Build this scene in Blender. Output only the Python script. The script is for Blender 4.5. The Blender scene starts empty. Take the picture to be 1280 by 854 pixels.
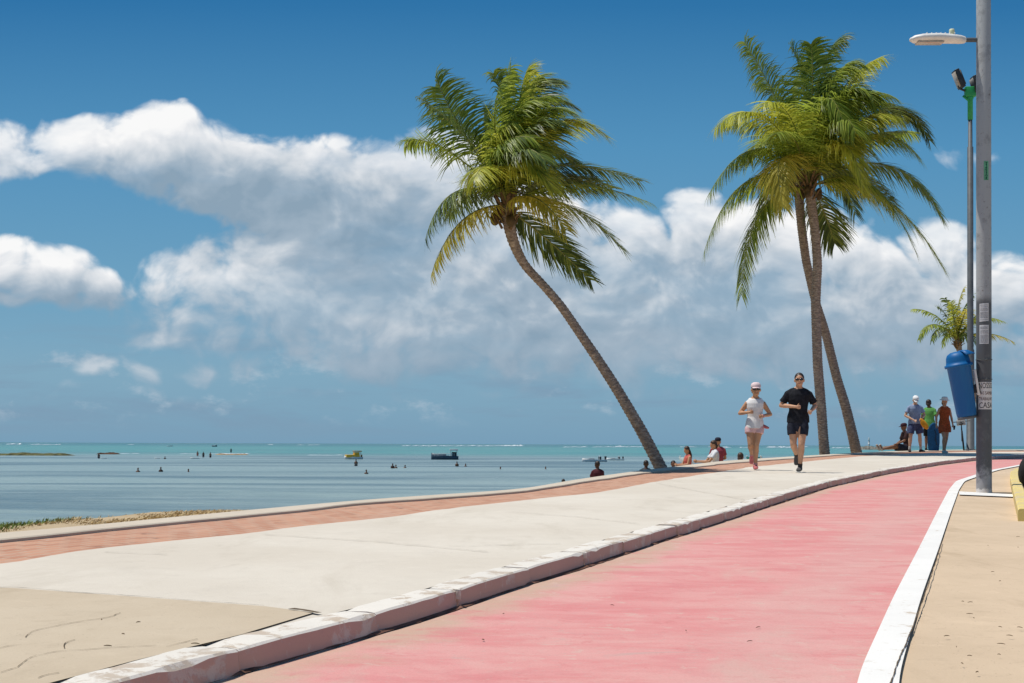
import bpy, bmesh, math, random
from mathutils import Vector, Matrix
import numpy as np

random.seed(7)
S = bpy.context.scene
COL = S.collection
R = math.radians

# ------------------------------------------------------------------ camera
F = 1778.0                     # focal length in photo pixels (1280 wide)
CU, CV = 640.0, 555.3          # principal point
ROLL = 0.0039
CAMZ = 0.85
cam = bpy.data.cameras.new('camera')
cam_ob = bpy.data.objects.new('camera', cam)
COL.objects.link(cam_ob)
cam.sensor_width = 36.0
cam.sensor_fit = 'HORIZONTAL'
cam.lens = F / 1280.0 * 36.0
cam.shift_y = (CV - 427.0) / 1280.0
cam.clip_start = 0.1
cam.clip_end = 60000.0
cam_ob.matrix_world = Matrix.Translation((0, 0, CAMZ)) @ Matrix.Rotation(R(90), 4, 'X') @ Matrix.Rotation(ROLL, 4, 'Z')
S.camera = cam_ob

# ------------------------------------------------------------------ light
SUN_EL, SUN_AZ = R(69.5), R(-82)      # azimuth clockwise from +Y : high on the left
sdir = Vector((math.sin(SUN_AZ) * math.cos(SUN_EL), math.cos(SUN_AZ) * math.cos(SUN_EL), math.sin(SUN_EL)))
sun = bpy.data.lights.new('sun', 'SUN')
sun.energy = 4.3
sun.angle = R(0.53)
sun.color = (1.0, 0.955, 0.88)
sun_ob = bpy.data.objects.new('sun', sun)
sun_ob.rotation_euler = sdir.to_track_quat('Z', 'Y').to_euler()
sun_ob.location = (0, 0, 40)
COL.objects.link(sun_ob)
S.view_settings.view_transform = 'Standard'
S.view_settings.look = 'None'
S.view_settings.exposure = 0.0
S.view_settings.gamma = 1.0
S.view_settings.use_curve_mapping = False


# ------------------------------------------------------------------ node helpers
class NT:
    def __init__(self, nt):
        self.nt = nt

    def n(self, kind, ins=None, **props):
        nd = self.nt.nodes.new(kind)
        for k, v in props.items():
            setattr(nd, k, v)
        for k, v in (ins or {}).items():
            sock = nd.inputs[k]
            if isinstance(v, bpy.types.NodeSocket):
                self.nt.links.new(v, sock)
            else:
                sock.default_value = v
        return nd

    def math(self, op, a, b=None, c=None, clamp=False):
        ins = {0: a}
        if b is not None: ins[1] = b
        if c is not None: ins[2] = c
        return self.n('ShaderNodeMath', ins, operation=op, use_clamp=clamp).outputs[0]

    def vmath(self, op, a, b=None, out=0):
        ins = {0: a}
        if b is not None: ins[1] = b
        return self.n('ShaderNodeVectorMath', ins, operation=op).outputs[out]

    def noise(self, vec, scale, detail=4, rough=0.55, dist=0.0):
        return self.n('ShaderNodeTexNoise', {'Vector': vec, 'Scale': scale, 'Detail': detail, 'Roughness': rough, 'Distortion': dist}).outputs['Fac']

    def ramp(self, fac, stops, interp='LINEAR'):
        nd = self.n('ShaderNodeValToRGB', {'Fac': fac})
        cr = nd.color_ramp
        cr.interpolation = interp
        while len(cr.elements) < len(stops):
            cr.elements.new(0.5)
        for e, (p, c) in zip(cr.elements, stops):
            e.position = p
            e.color = (c[0], c[1], c[2], 1) if not isinstance(c, (int, float)) else (c, c, c, 1)
        return nd.outputs[0]

    def mix(self, fac, a, b, blend='MIX'):
        nd = self.n('ShaderNodeMix', data_type='RGBA', blend_type=blend)
        for i, v in ((0, fac), (6, a), (7, b)):
            if isinstance(v, bpy.types.NodeSocket):
                self.nt.links.new(v, nd.inputs[i])
            else:
                nd.inputs[i].default_value = (v[0], v[1], v[2], 1) if not isinstance(v, (int, float)) else v
        return nd.outputs[2]

    def rng(self, v, a, b, c=0.0, d=1.0, smooth=True):
        return self.n('ShaderNodeMapRange', {0: v, 1: a, 2: b, 3: c, 4: d}, interpolation_type='SMOOTHSTEP' if smooth else 'LINEAR').outputs[0]

    def scale(self, vec, sx, sy, sz):
        return self.vmath('MULTIPLY', vec, (sx, sy, sz))


def srgb(r, g, b):
    f = lambda c: (c / 255 / 12.92) if c / 255 <= 0.04045 else ((c / 255 + 0.055) / 1.055) ** 2.4
    return (f(r), f(g), f(b))


# ------------------------------------------------------------------ world: sky + cumulus
world = bpy.data.worlds.new('World')
S.world = world
world.use_nodes = True
wn = NT(world.node_tree)
world.node_tree.nodes.clear()
BLOBS = [  # u, v, rx, ry, weight   (photo directions -> view-direction tangents)
    (-20, 185, 62, 34, 1.0), (30, 198, 45, 22, .8),
    (105, 176, 62, 30, 1.05), (190, 190, 95, 40, 1.1), (285, 212, 110, 46, 1.15), (375, 232, 105, 58, 1.15), (250, 222, 90, 26, .9),
    (465, 255, 100, 70, 1.15), (560, 235, 75, 72, 1.1), (650, 320, 120, 85, 1.1),
    (280, 330, 95, 24, .68), (400, 330, 130, 60, .95), (540, 350, 150, 95, 1.1),
    (789, 302, 42, 42, 1.1), (740, 365, 130, 75, 1.1), (867, 282, 34, 46, 1.1), (930, 310, 70, 55, 1.05), (1010, 318, 75, 50, 1.05), (880, 370, 150, 75, 1.1),
    (1086, 345, 55, 42, 1.05), (1178, 320, 46, 42, 1.05), (1240, 352, 60, 42, 1.05), (1050, 390, 150, 60, 1.1), (1190, 400, 120, 60, 1.05), (1300, 400, 100, 66, 1.0),
    (330, 372, 150, 48, .80), (440, 395, 170, 58, .98), (290, 440, 130, 26, .52), (540, 448, 190, 26, .85), (420, 360, 190, 62, .88), (640, 400, 300, 62, 1.2), (950, 400, 380, 66, 1.25), (640, 425, 200, 46, 1.0), (830, 425, 200, 48, 1.05), (1060, 430, 220, 42, 1.0), (430, 415, 140, 42, .78), (300, 390, 150, 40, .55),
    (-10, 335, 66, 36, 1.05), (50, 350, 60, 32, 1.0), (115, 360, 55, 24, .95), (60, 374, 110, 12, .8),
    (125, 461, 28, 18, .85), (182, 462, 18, 17, .7), (242, 456, 19, 15, .75), (205, 421, 34, 16, .66), (272, 425, 26, 28, .66),
    (1190, 193, 55, 13, .37), (700, 490, 300, 12, .42), (230, 490, 200, 12, .36), (1120, 505, 190, 24, .45), (620, 388, 30, 16, 1.15),
]
MASS = [(250, 205, 190, 55, 1.0), (470, 260, 140, 90, 1.0), (660, 330, 170, 95, 1.0), (860, 340, 180, 95, 1.0), (1060, 360, 170, 85, 1.0), (1230, 380, 140, 75, 1.0),
        (600, 420, 260, 60, 1.0), (950, 425, 320, 55, 1.0), (380, 380, 180, 60, .6), (40, 348, 120, 42, 1.0)]


def blobs(gn, Pv, lst):
    acc = None
    for (u, v, rx, ry, w) in lst:
        q = gn.n('ShaderNodeVectorMath', {0: Pv, 1: (F / rx, F / ry, 0), 2: (-(u - CU) / rx, -(CV - v) / ry, 0)}, operation='MULTIPLY_ADD').outputs[0]
        f = gn.math('MULTIPLY_ADD', gn.vmath('DOT_PRODUCT', q, q, out='Value'), -.46 * w, w)
        acc = f if acc is None else gn.math('SMOOTH_MAX', acc, f, .16)
    return gn.math('MAXIMUM', acc, -.25)


g = bpy.data.node_groups.new('cloud_field', 'ShaderNodeTree')
g.interface.new_socket('P', in_out='INPUT', socket_type='NodeSocketVector')
g.interface.new_socket('D', in_out='OUTPUT', socket_type='NodeSocketFloat')
gn = NT(g)
gi = gn.n('NodeGroupInput')
go = gn.n('NodeGroupOutput')
P = gi.outputs['P']
warp = gn.n('ShaderNodeTexNoise', {'Vector': P, 'Scale': 13.0, 'Detail': 2, 'Roughness': .55})
Pw = gn.n('ShaderNodeVectorMath', {0: gn.vmath('SUBTRACT', warp.outputs['Color'], (.5, .5, .5)), 1: (.055, .040, 0), 2: P}, operation='MULTIPLY_ADD').outputs[0]
acc = blobs(gn, Pw, BLOBS)
fb = gn.noise(gn.vmath('MULTIPLY', Pw, (1, 1.25, 1)), 27.0, 8, .56)
vo = gn.n('ShaderNodeTexVoronoi', {'Vector': gn.vmath('MULTIPLY', Pw, (1, 1.15, 1)), 'Scale': 42.0, 'Detail': 2.0, 'Roughness': .55, 'Smoothness': .6}, feature='SMOOTH_F1', voronoi_dimensions='2D').outputs['Distance']
nz = gn.math('ADD', gn.math('MULTIPLY', gn.math('SUBTRACT', fb, .5), 1.55), gn.math('MULTIPLY', gn.math('SUBTRACT', .42, vo), .34))
dens = gn.math('ADD', acc, gn.math('MULTIPLY', nz, gn.math('ADD', .60, gn.math('MULTIPLY', acc, .36))))
open_ = gn.noise(gn.vmath('MULTIPLY', P, (1, 1.9, 1)), 10.5, 3, .5)
dens = gn.math('MULTIPLY_ADD', gn.math('SUBTRACT', open_, .5), .50, dens)
gn.nt.links.new(dens, go.inputs['D'])

tc = wn.n('ShaderNodeTexCoord')
sep = wn.n('ShaderNodeSeparateXYZ', {0: tc.outputs['Generated']})
ay = wn.math('MAXIMUM', wn.math('ABSOLUTE', sep.outputs[1]), .06)
pp = wn.math('DIVIDE', sep.outputs[0], ay)
qq = wn.math('DIVIDE', sep.outputs[2], ay)
PQ = wn.n('ShaderNodeCombineXYZ', {0: pp, 1: qq, 2: 0.0}).outputs[0]


def field(off):
    gnode = wn.n('ShaderNodeGroup')
    gnode.node_tree = g
    wn.nt.links.new(wn.vmath('ADD', PQ, off), gnode.inputs['P'])
    return gnode.outputs['D']


D0 = field((0, 0, 0))
D1 = field((-.005, .010, 0))
soft = wn.noise(wn.vmath('MULTIPLY', PQ, (1, 1.6, 1)), 11.0, 4, .55)
D2 = wn.math('MULTIPLY_ADD', wn.math('SUBTRACT', soft, .5), .75, blobs(wn, wn.vmath('ADD', PQ, (-.012, .030, 0)), MASS))
high = wn.rng(qq, .05, .14)
alpha = wn.rng(D0, wn.math('MULTIPLY_ADD', high, -.02, .18), wn.math('MULTIPLY_ADD', high, -.22, .84))
veil = wn.noise(wn.vmath('MULTIPLY', PQ, (1, 2.2, 1)), 7.0, 5, .6)
alpha = wn.math('MULTIPLY', alpha, wn.math('MULTIPLY', wn.rng(qq, .006, .06, .25, 1.0), wn.rng(veil, .34, .58, .70, 1.0)))
relief = wn.math('MULTIPLY', wn.math('SUBTRACT', D0, D1), .55)
deep = wn.math('MULTIPLY', wn.math('SUBTRACT', D2, .0), -.66)
lit = wn.math('ADD', wn.math('ADD', relief, deep), wn.rng(pp, -.25, .04, .68, .92), clamp=True)
low = wn.rng(qq, .035, .12, 0.0, 1.0)
lit = wn.math('MULTIPLY', lit, wn.math('MULTIPLY_ADD', low, .45, .55))
SKY_STRENGTH = 0.1
k = 1.0 / SKY_STRENGTH
kc = lambda r, g_, b_: tuple(c * 1.0 for c in srgb(r, g_, b_))
ccol = wn.ramp(lit, [(0.0, kc(140, 163, 182)), (.30, kc(162, 180, 196)), (.58, kc(203, 211, 219)), (.85, kc(234, 236, 239)), (1.0, kc(249, 249, 249))])
ccol = wn.vmath('MULTIPLY', ccol, (k, k, k))
sky = wn.n('ShaderNodeTexSky', sky_type='NISHITA', sun_disc=False, sun_elevation=SUN_EL, sun_rotation=SUN_AZ % (2 * math.pi),
           altitude=0.0, air_density=1.0, dust_density=0.3, ozone_density=1.5)
skyc = wn.n('ShaderNodeHueSaturation', {'Color': sky.outputs[0], 'Hue': .488, 'Saturation': 1.25, 'Value': .85}).outputs[0]
# humid marine air: the blue of the clear sky seen through it, by height above the horizon
air = wn.ramp(wn.math('MULTIPLY', qq, 2.0), [(0.0, kc(106, 155, 188)), (.10, kc(120, 164, 192)), (.22, kc(104, 158, 192)), (.42, kc(80, 144, 188)), (.62, kc(38, 112, 167)), (1.0, kc(30, 95, 150))])
air = wn.vmath('MULTIPLY', air, (k, k, k))
skyc = wn.mix(wn.rng(sep.outputs[2], .75, .32, 0.0, .88), skyc, air)
# thin far layers low over the sea
st = wn.noise(wn.vmath('MULTIPLY', PQ, (5.0, 34.0, 1)), 1.0, 6, .62, .3)
pf = wn.noise(wn.vmath('MULTIPLY', PQ, (17.0, 30.0, 1)), 1.0, 6, .62)
lowband = wn.math('MULTIPLY', wn.rng(qq, .0, .018, .3, 1.0), wn.rng(qq, .10, .05))
lc = wn.vmath('MULTIPLY', kc(126, 156, 180), (k, k, k))
skyc = wn.mix(wn.math('MULTIPLY', wn.math('MULTIPLY', wn.rng(st, .46, .66), lowband), .85), skyc, lc)
lc2 = wn.vmath('MULTIPLY', kc(172, 191, 206), (k, k, k))
skyc = wn.mix(wn.math('MULTIPLY', wn.math('MULTIPLY', wn.rng(pf, .54, .70), wn.math('MULTIPLY', lowband, wn.rng(qq, .008, .03))), .85), skyc, lc2)
allsky = wn.mix(alpha, skyc, ccol)
bg = wn.n('ShaderNodeBackground', {'Color': allsky, 'Strength': SKY_STRENGTH})
wo = wn.n('ShaderNodeOutputWorld', {'Surface': bg.outputs[0]})
world.cycles.sampling_method = 'MANUAL'
world.cycles.sample_map_resolution = 512


# ------------------------------------------------------------------ generic builders
def mat(name, rough=0.8, spec=0.3):
    m = bpy.data.materials.new(name)
    m.use_nodes = True
    nt = NT(m.node_tree)
    b = m.node_tree.nodes['Principled BSDF']
    b.inputs['Roughness'].default_value = rough
    b.inputs['Specular IOR Level'].default_value = spec
    return m, nt, b


def setc(nt, b, v, key='Base Color'):
    if isinstance(v, bpy.types.NodeSocket):
        nt.nt.links.new(v, b.inputs[key])
    else:
        b.inputs[key].default_value = (v[0], v[1], v[2], 1) if hasattr(v, '__len__') else v


def bump(nt, b, h, strength=.3, dist=.01):
    bn = nt.n('ShaderNodeBump', {'Height': h, 'Strength': strength, 'Distance': dist})
    nt.nt.links.new(bn.outputs[0], b.inputs['Normal'])


_plain = {}


def plain(name, col, rough=.7, var=.12, scale=14, spec=.3, metal=0.0):
    """a procedural material: one colour with a little uneven tone"""
    if name in _plain: return _plain[name]
    m, nt, b = mat(name, rough, spec)
    pos = nt.n('ShaderNodeTexCoord').outputs['Object']
    nz = nt.noise(pos, scale, 5, .6)
    dk = tuple(c * (1 - var * 1.6) for c in col)
    lt = tuple(min(1, c * (1 + var)) for c in col)
    setc(nt, b, nt.ramp(nz, [(.3, dk), (.7, lt)]))
    b.inputs['Metallic'].default_value = metal
    bump(nt, b, nt.noise(pos, scale * 3, 4, .6), .15, .004)
    _plain[name] = m
    return m


def link(name, bm_or_me, m, parent=None, smooth=True):
    if isinstance(bm_or_me, bmesh.types.BMesh):
        me = bpy.data.meshes.new(name)
        bm_or_me.to_mesh(me)
        bm_or_me.free()
    else:
        me = bm_or_me
    for mm in (m if isinstance(m, (list, tuple)) else [m]):
        me.materials.append(mm)
    if smooth:
        me.polygons.foreach_set('use_smooth', [True] * len(me.polygons))
    o = bpy.data.objects.new(name, me)
    COL.objects.link(o)
    if parent is not None: o.parent = parent
    return o


def tag(o, label=None, cat=None, group=None, kind=None):
    if label: o['label'] = label
    if cat: o['category'] = cat
    if group: o['group'] = group
    if kind: o['kind'] = kind
    return o


def thing(name, label, cat, loc=(0, 0, 0), rz=0.0, group=None, scale=1.0):
    o = bpy.data.objects.new(name, None)
    o.empty_display_size = .2
    COL.objects.link(o)
    o.location = loc
    o.rotation_euler = (0, 0, rz)
    o.scale = (scale,) * 3
    return tag(o, label, cat, group)


def copy_tree(o, parent=None):
    c = o.copy()
    COL.objects.link(c)
    if parent is not None: c.parent = parent
    for ch in o.children:
        copy_tree(ch, c)
    return c


def box(bm, c, s, rot=None, mi=0, bev=0.0):
    r = bmesh.ops.create_cube(bm, size=1.0)
    vs = r['verts']
    M = Matrix.Translation(c) @ (rot.to_4x4() if rot is not None else Matrix.Identity(4)) @ Matrix.Diagonal((s[0], s[1], s[2], 1))
    bmesh.ops.transform(bm, matrix=M, verts=vs)
    fs = {f for v in vs for f in v.link_faces}
    if bev > 0:
        es = list({e for v in vs for e in v.link_edges})
        rb = bmesh.ops.bevel(bm, geom=es, offset=bev, segments=2, profile=.5, affect='EDGES')
        fs = set(rb['faces']) | {f for f in fs if f.is_valid}
    for f in fs:
        if f.is_valid: f.material_index = mi


def sweep(bm, pts, rad, side=(1, 0, 0), r0=True, r1=True, seg=14, mi=0):
    """closed tube along pts; rad = radius or (across, deep) per point; rounded or flat ends"""
    pts = [Vector(p) for p in pts]
    if not hasattr(rad, "__len__"): rad = [rad] * len(pts)
    rad = [(r, r) if not hasattr(r, '__len__') else tuple(r) for r in rad]
    side = Vector(side)
    n = len(pts)
    tan = []
    for i in range(n):
        a, b = pts[max(0, i - 1)], pts[min(n - 1, i + 1)]
        t = (b - a)
        tan.append(t.normalized() if t.length > 1e-9 else Vector((0, 0, 1)))
    rows = []
    if r0:
        e = min(rad[0])
        for a in (80, 55, 28):
            rows.append((pts[0] - tan[0] * e * math.sin(R(a)), tan[0], [q * math.cos(R(a)) for q in rad[0]]))
    for i in range(n): rows.append((pts[i], tan[i], rad[i]))
    if r1:
        e = min(rad[-1])
        for a in (28, 55, 80):
            rows.append((pts[-1] + tan[-1] * e * math.sin(R(a)), tan[-1], [q * math.cos(R(a)) for q in rad[-1]]))
    rings = []
    for c, t, r in rows:
        s = side - t * side.dot(t)
        if s.length < 1e-3: s = Vector((0, 1, 0)) - t * t.y
        s.normalize()
        f = t.cross(s)
        rings.append([bm.verts.new(c + s * (r[0] * math.cos(2 * math.pi * k / seg)) + f * (r[1] * math.sin(2 * math.pi * k / seg))) for k in range(seg)])
    fs = []
    for a, b in zip(rings, rings[1:]):
        for k in range(seg):
            fs.append(bm.faces.new((a[k], a[(k + 1) % seg], b[(k + 1) % seg], b[k])))
    fs.append(bm.faces.new(list(reversed(rings[0]))))
    fs.append(bm.faces.new(rings[-1]))
    for f in fs: f.material_index = mi
    return fs


def ball(bm, c, s, seg=16, rings=10, rot=None, mi=0):
    r = bmesh.ops.create_uvsphere(bm, u_segments=seg, v_segments=rings, radius=1.0)
    s = s if hasattr(s, '__len__') else (s, s, s)
    M = Matrix.Translation(c) @ (rot.to_4x4() if rot is not None else Matrix.Identity(4)) @ Matrix.Diagonal((s[0], s[1], s[2], 1))
    bmesh.ops.transform(bm, matrix=M, verts=r['verts'])
    for f in {f for v in r['verts'] for f in v.link_faces}: f.material_index = mi


def lathe(bm, prof, seg=24, M=None, mi=0):
    """prof: (radius, z) from bottom to top; closed by caps"""
    M = M or Matrix.Identity(4)
    rings = [[bm.verts.new(M @ Vector((r * math.cos(2 * math.pi * k / seg), r * math.sin(2 * math.pi * k / seg), z))) for k in range(seg)] for r, z in prof]
    fs = []
    for a, b in zip(rings, rings[1:]):
        for k in range(seg): fs.append(bm.faces.new((a[k], a[(k + 1) % seg], b[(k + 1) % seg], b[k])))
    fs.append(bm.faces.new(list(reversed(rings[0]))))
    fs.append(bm.faces.new(rings[-1]))
    for f in fs: f.material_index = mi


def remesh(bm, voxel, smooth=4, fac=.5):
    """many overlapping closed tubes -> one continuous skin"""
    me = bpy.data.meshes.new('tmp')
    bmesh.ops.recalc_face_normals(bm, faces=bm.faces)
    bm.to_mesh(me)
    bm.free()
    o = bpy.data.objects.new('tmp', me)
    COL.objects.link(o)
    md = o.modifiers.new('r', 'REMESH')
    md.mode = 'VOXEL'
    md.voxel_size = voxel
    if smooth:
        sm = o.modifiers.new('s', 'SMOOTH')
        sm.iterations = smooth
        sm.factor = fac
    bpy.context.view_layer.update()
    dg = bpy.context.evaluated_depsgraph_get()
    out = bpy.data.meshes.new_from_object(o.evaluated_get(dg))
    bpy.data.objects.remove(o)
    bpy.data.meshes.remove(me)
    return out


# ------------------------------------------------------------------ terrain: heights and picking
def rise(y):   # the promenade climbs gently away from the camera, then levels out
    s = .0122
    if y < 40: return s * y
    t = min(y - 40, 20.0)
    return s * (40 + t - t * t / 40)


H_ROAD, H_PROM = 0.815, 0.73


def zg(y, H=H_ROAD): return CAMZ - H + rise(y)


def ray(u, v):
    du, dv = (u - CU) / F, (v - CV) / F
    return du * math.cos(ROLL) + dv * math.sin(ROLL), -du * math.sin(ROLL) + dv * math.cos(ROLL)


def at(u, v, d):
    X, Zd = ray(u, v)
    return Vector((X * d, d, CAMZ - Zd * d))


def pick(u, v, H):
    X, Zd = ray(u, v)
    lo, hi = 1.0, 120.0
    for _ in range(60):
        m = (lo + hi) / 2
        if (H - rise(m)) / m > Zd: lo = m
        else: hi = m
    return Vector((X * lo, lo))


def curve2d(px, H, back=None, fwd=None, step=.25, smooth=2.0):
    """trace an edge of the real ground surface, extend both ends, resample evenly and smooth"""
    p = [pick(u, v, H) for u, v in px]
    if back is not None:
        p = [Vector(b) for b in back] + p
    if fwd is not None:
        p = p + [Vector(b) for b in fwd]
    a = np.array([(q.x, q.y) for q in p])
    s = np.concatenate([[0], np.cumsum(np.hypot(*np.diff(a, axis=0).T))])
    n = int(s[-1] / step)
    t = np.linspace(0, s[-1], n)
    xy = np.stack([np.interp(t, s, a[:, 0]), np.interp(t, s, a[:, 1])], 1)
    w = int(4 * smooth)
    if w > 0:
        kx = np.exp(-.5 * (np.arange(-w, w + 1) / smooth) ** 2)
        kx /= kx.sum()
        pad = np.concatenate([2 * xy[:1] - xy[w:0:-1], xy, 2 * xy[-1:] - xy[-2:-w - 2:-1]])
        xy = np.stack([np.convolve(pad[:, i], kx, 'valid') for i in (0, 1)], 1)
    return xy


def offset(xy, d):
    """to the left of the direction of travel"""
    t = np.gradient(xy, axis=0)
    t /= np.linalg.norm(t, axis=1)[:, None]
    return xy + d * np.stack([-t[:, 1], t[:, 0]], 1)


def resample(xy, n):
    s = np.concatenate([[0], np.cumsum(np.hypot(*np.diff(xy, axis=0).T))])
    t = np.linspace(0, s[-1], n)
    return np.stack([np.interp(t, s, xy[:, 0]), np.interp(t, s, xy[:, 1])], 1)


def loft(name, A, B, zf, m, n=300, across=6, wob=0.0):
    """sheet between two ground curves; uv in metres (u along, v across), 'edge' 0..1 from A to B"""
    A, B = resample(A, n), resample(B, n)
    bm = bmesh.new()
    uvl = bm.loops.layers.uv.new('UVMap')
    ev = {}
    L = np.concatenate([[0], np.cumsum(np.hypot(*np.diff((A + B) / 2, axis=0).T))])
    rows = []
    for i in range(n):
        row = []
        W = float(np.hypot(*(B[i] - A[i])))
        for j in range(across + 1):
            f = j / across
            p = A[i] * (1 - f) + B[i] * f
            v = bm.verts.new((p[0], p[1], zf(p[0], p[1])))
            ev[v] = (L[i], f * W)
            row.append(v)
        rows.append(row)
    for a, b in zip(rows, rows[1:]):
        for j in range(across):
            f = bm.faces.new((a[j], b[j], b[j + 1], a[j + 1]))
            for l in f.loops: l[uvl].uv = ev[l.vert]
    bmesh.ops.recalc_face_normals(bm, faces=bm.faces)
    if sum(f.normal.z for f in bm.faces) < 0: bmesh.ops.reverse_faces(bm, faces=bm.faces)
    o = link(name, bm, m)
    return tag(o, kind='structure')


KERB = curve2d([(125, 853), (250, 822), (367, 792), (462, 767), (541, 747), (603, 725.5), (650, 712), (693, 701), (732, 690), (763, 680.5), (832, 660), (900, 641),
                (969, 620.5), (1038, 601), (1107, 587), (1175, 576.5), (1220, 571.5), (1280, 568.3)], H_PROM,
               back=[(-4.2, -9), (-2.6, -1.2)], fwd=[(27, 44.5), (45, 47)], step=.1, smooth=4)
E1 = curve2d([(0, 706), (117, 686), (234, 672.5), (390, 657), (478, 647), (595, 630.5), (673, 623), (751, 615), (814, 602), (877, 593), (940, 583.5), (1019, 575.5), (1080, 570), (1150, 566.5), (1220, 564.8)], H_PROM,
             back=[(-9.5, -9), (-5.0, 3.5)], fwd=[(27, 51), (45, 54)], smooth=3)
E2 = curve2d([(0, 680), (88, 668.5), (175, 659), (266, 650), (320, 646), (400, 636.5), (517, 625.5), (650, 617.5), (712, 606.5), (790, 594.5), (900, 581), (940, 577.6), (1000, 573), (1051, 569.3), (1100, 566.8), (1150, 564.8), (1200, 563.8)], H_PROM,
             back=[(-10.5, -9), (-6.2, 3.5)], fwd=[(27, 54), (45, 57)], smooth=3)
E3 = curve2d([(0, 670), (63, 664.5), (125, 659.5), (188, 652.5), (251, 645), (320, 640), (400, 631.5), (517, 622.3), (650, 614.3), (712, 602.3), (790, 591), (900, 577.6), (940, 574.8), (1000, 571), (1051, 568), (1100, 565.6), (1150, 563.8), (1200, 562.8)], H_PROM,
             back=[(-10.9, -9), (-6.6, 3.5)], fwd=[(27, 56), (45, 59)], smooth=3)
LINE = curve2d([(1067, 853), (1086, 815), (1117, 746), (1148, 687), (1172, 639), (1186, 612.5), (1195, 601.5), (1220, 593.3), (1240, 587.5), (1255, 584.8), (1280, 580)], H_ROAD,
               back=[(-1.6, -9), (.35, 1.5)], fwd=[(24, 37.8), (45, 40.5)], step=.1, smooth=4)

_ws = np.random.RandomState(21)
for _c in (E1, E2):          # worn, slightly uneven paving edges
    _n = np.convolve(_ws.normal(0, .035, len(_c) + 2), np.ones(3) / 3, 'valid')
    _c[:] = offset(_c, _n[:, None])

# ---- ground materials
GEO = 'ShaderNodeNewGeometry'


def m_concrete(name, ca, cb, spots, stain=.0):
    m, nt, b = mat(name, .92, .15)
    p = nt.n(GEO).outputs['Position']
    big = nt.noise(p, .55, 5, .6)
    mid = nt.noise(nt.scale(p, 1, .6, 1), 3.2, 6, .65)
    c = nt.mix(nt.rng(big, .35, .68), ca, cb)
    c = nt.mix(nt.math('MULTIPLY', nt.rng(mid, .5, .78), .35), c, tuple(x * .84 for x in ca))
    sp = nt.noise(p, 26, 3, .7)
    c = nt.mix(nt.math('MULTIPLY', nt.rng(sp, .66, .74), spots), c, tuple(x * .5 for x in ca))
    mo = nt.noise(p, 7.5, 7, .7, .3)
    c = nt.mix(nt.math('MULTIPLY', nt.rng(mo, .54, .68), .10 + .5 * spots), c, tuple(x * .78 for x in ca))
    c = nt.mix(nt.math('MULTIPLY', nt.rng(mo, .44, .34), .10 + .4 * spots), c, tuple(min(.8, x * 1.13) for x in cb))
    pit = nt.n('ShaderNodeTexVoronoi', {'Vector': p, 'Scale': 38.0, 'Randomness': 1.0}).outputs['Distance']
    c = nt.mix(nt.math('MULTIPLY', nt.math('MULTIPLY', nt.rng(pit, .16, .07), nt.rng(nt.noise(p, 5, 3, .6), .45, .6)), min(1.0, spots * 1.6)), c, tuple(x * .45 for x in ca))
    gr = nt.noise(p, 160, 2, .6)
    c = nt.mix(nt.math('MULTIPLY', gr, .22), c, tuple(x * .7 for x in cb))
    if stain:
        st = nt.noise(nt.scale(p, 1.8, .5, 1), 1.1, 5, .7, .4)
        c = nt.mix(nt.math('MULTIPLY', nt.rng(st, .52, .72), stain), c, tuple(x * f for x, f in zip(ca, (.72, .70, .66))))
    setc(nt, b, c)
    bump(nt, b, nt.math('ADD', nt.math('MULTIPLY', mid, .6), nt.noise(p, 60, 5, .65)), .35, .006)
    return m


M_CREAM = m_concrete('pale_concrete', (.60, .535, .445), (.665, .605, .515), .22, .32)
M_TAN = m_concrete('weathered_concrete', (.50, .405, .29), (.56, .465, .345), .35, .35)
M_WALK = m_concrete('sandy_pavement', (.545, .415, .285), (.625, .48, .335), .5, .55)
M_COPING = m_concrete('coping_concrete', (.55, .47, .37), (.60, .52, .42), .2, .25)

# pink cycle path: worn red paint over concrete
m, nt, b = mat('worn_pink_paint', .85, .2)
p = nt.n(GEO).outputs['Position']
uv = nt.n('ShaderNodeUVMap').outputs[0]
suv = nt.n('ShaderNodeSeparateXYZ', {0: uv})
big = nt.noise(nt.scale(p, 1, .8, 1), .8, 6, .62, .5)
str_ = nt.noise(nt.scale(p, .8, 2.2, 1), 1.7, 6, .65, .3)
wear = nt.noise(nt.scale(p, 1, .5, 1), 1.35, 8, .68, .6)
c = nt.mix(nt.rng(big, .34, .66), (.65, .275, .26), (.655, .35, .315))
c = nt.mix(nt.math('MULTIPLY', nt.rng(str_, .42, .66), .65), c, (.60, .20, .195))
c = nt.mix(nt.math('MULTIPLY', nt.rng(wear, .54, .70), .6), c, (.56, .40, .33))
edge = nt.math('ADD', suv.outputs[1], nt.math('MULTIPLY', nt.math('SUBTRACT', nt.noise(p, 2.6, 6, .7), .5), .8))
c = nt.mix(nt.math('MULTIPLY', nt.rng(edge, .38, .0), .85), c, (.50, .37, .27))
pt = nt.noise(nt.scale(p, .8, 1.0, 1), 3.1, 6, .62, .5)
c = nt.mix(nt.math('MULTIPLY', nt.rng(pt, .52, .66), .55), c, (.66, .37, .33))
c = nt.mix(nt.math('MULTIPLY', nt.rng(pt, .46, .34), .45), c, (.585, .205, .205))
gp_ = nt.noise(nt.scale(p, .6, 1.2, 1), 1.9, 7, .7, .8)
c = nt.mix(nt.math('MULTIPLY', nt.rng(gp_, .60, .68), .55), c, (.47, .35, .31))
fine = nt.noise(p, 34, 5, .75)
spot = nt.noise(p, 6.5, 5, .7, .4)
c = nt.mix(nt.math('MULTIPLY', nt.rng(spot, .60, .645), .5), c, (.60, .43, .36))
c = nt.mix(nt.math('MULTIPLY', nt.rng(spot, .40, .35), .35), c, (.55, .17, .17))
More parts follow.
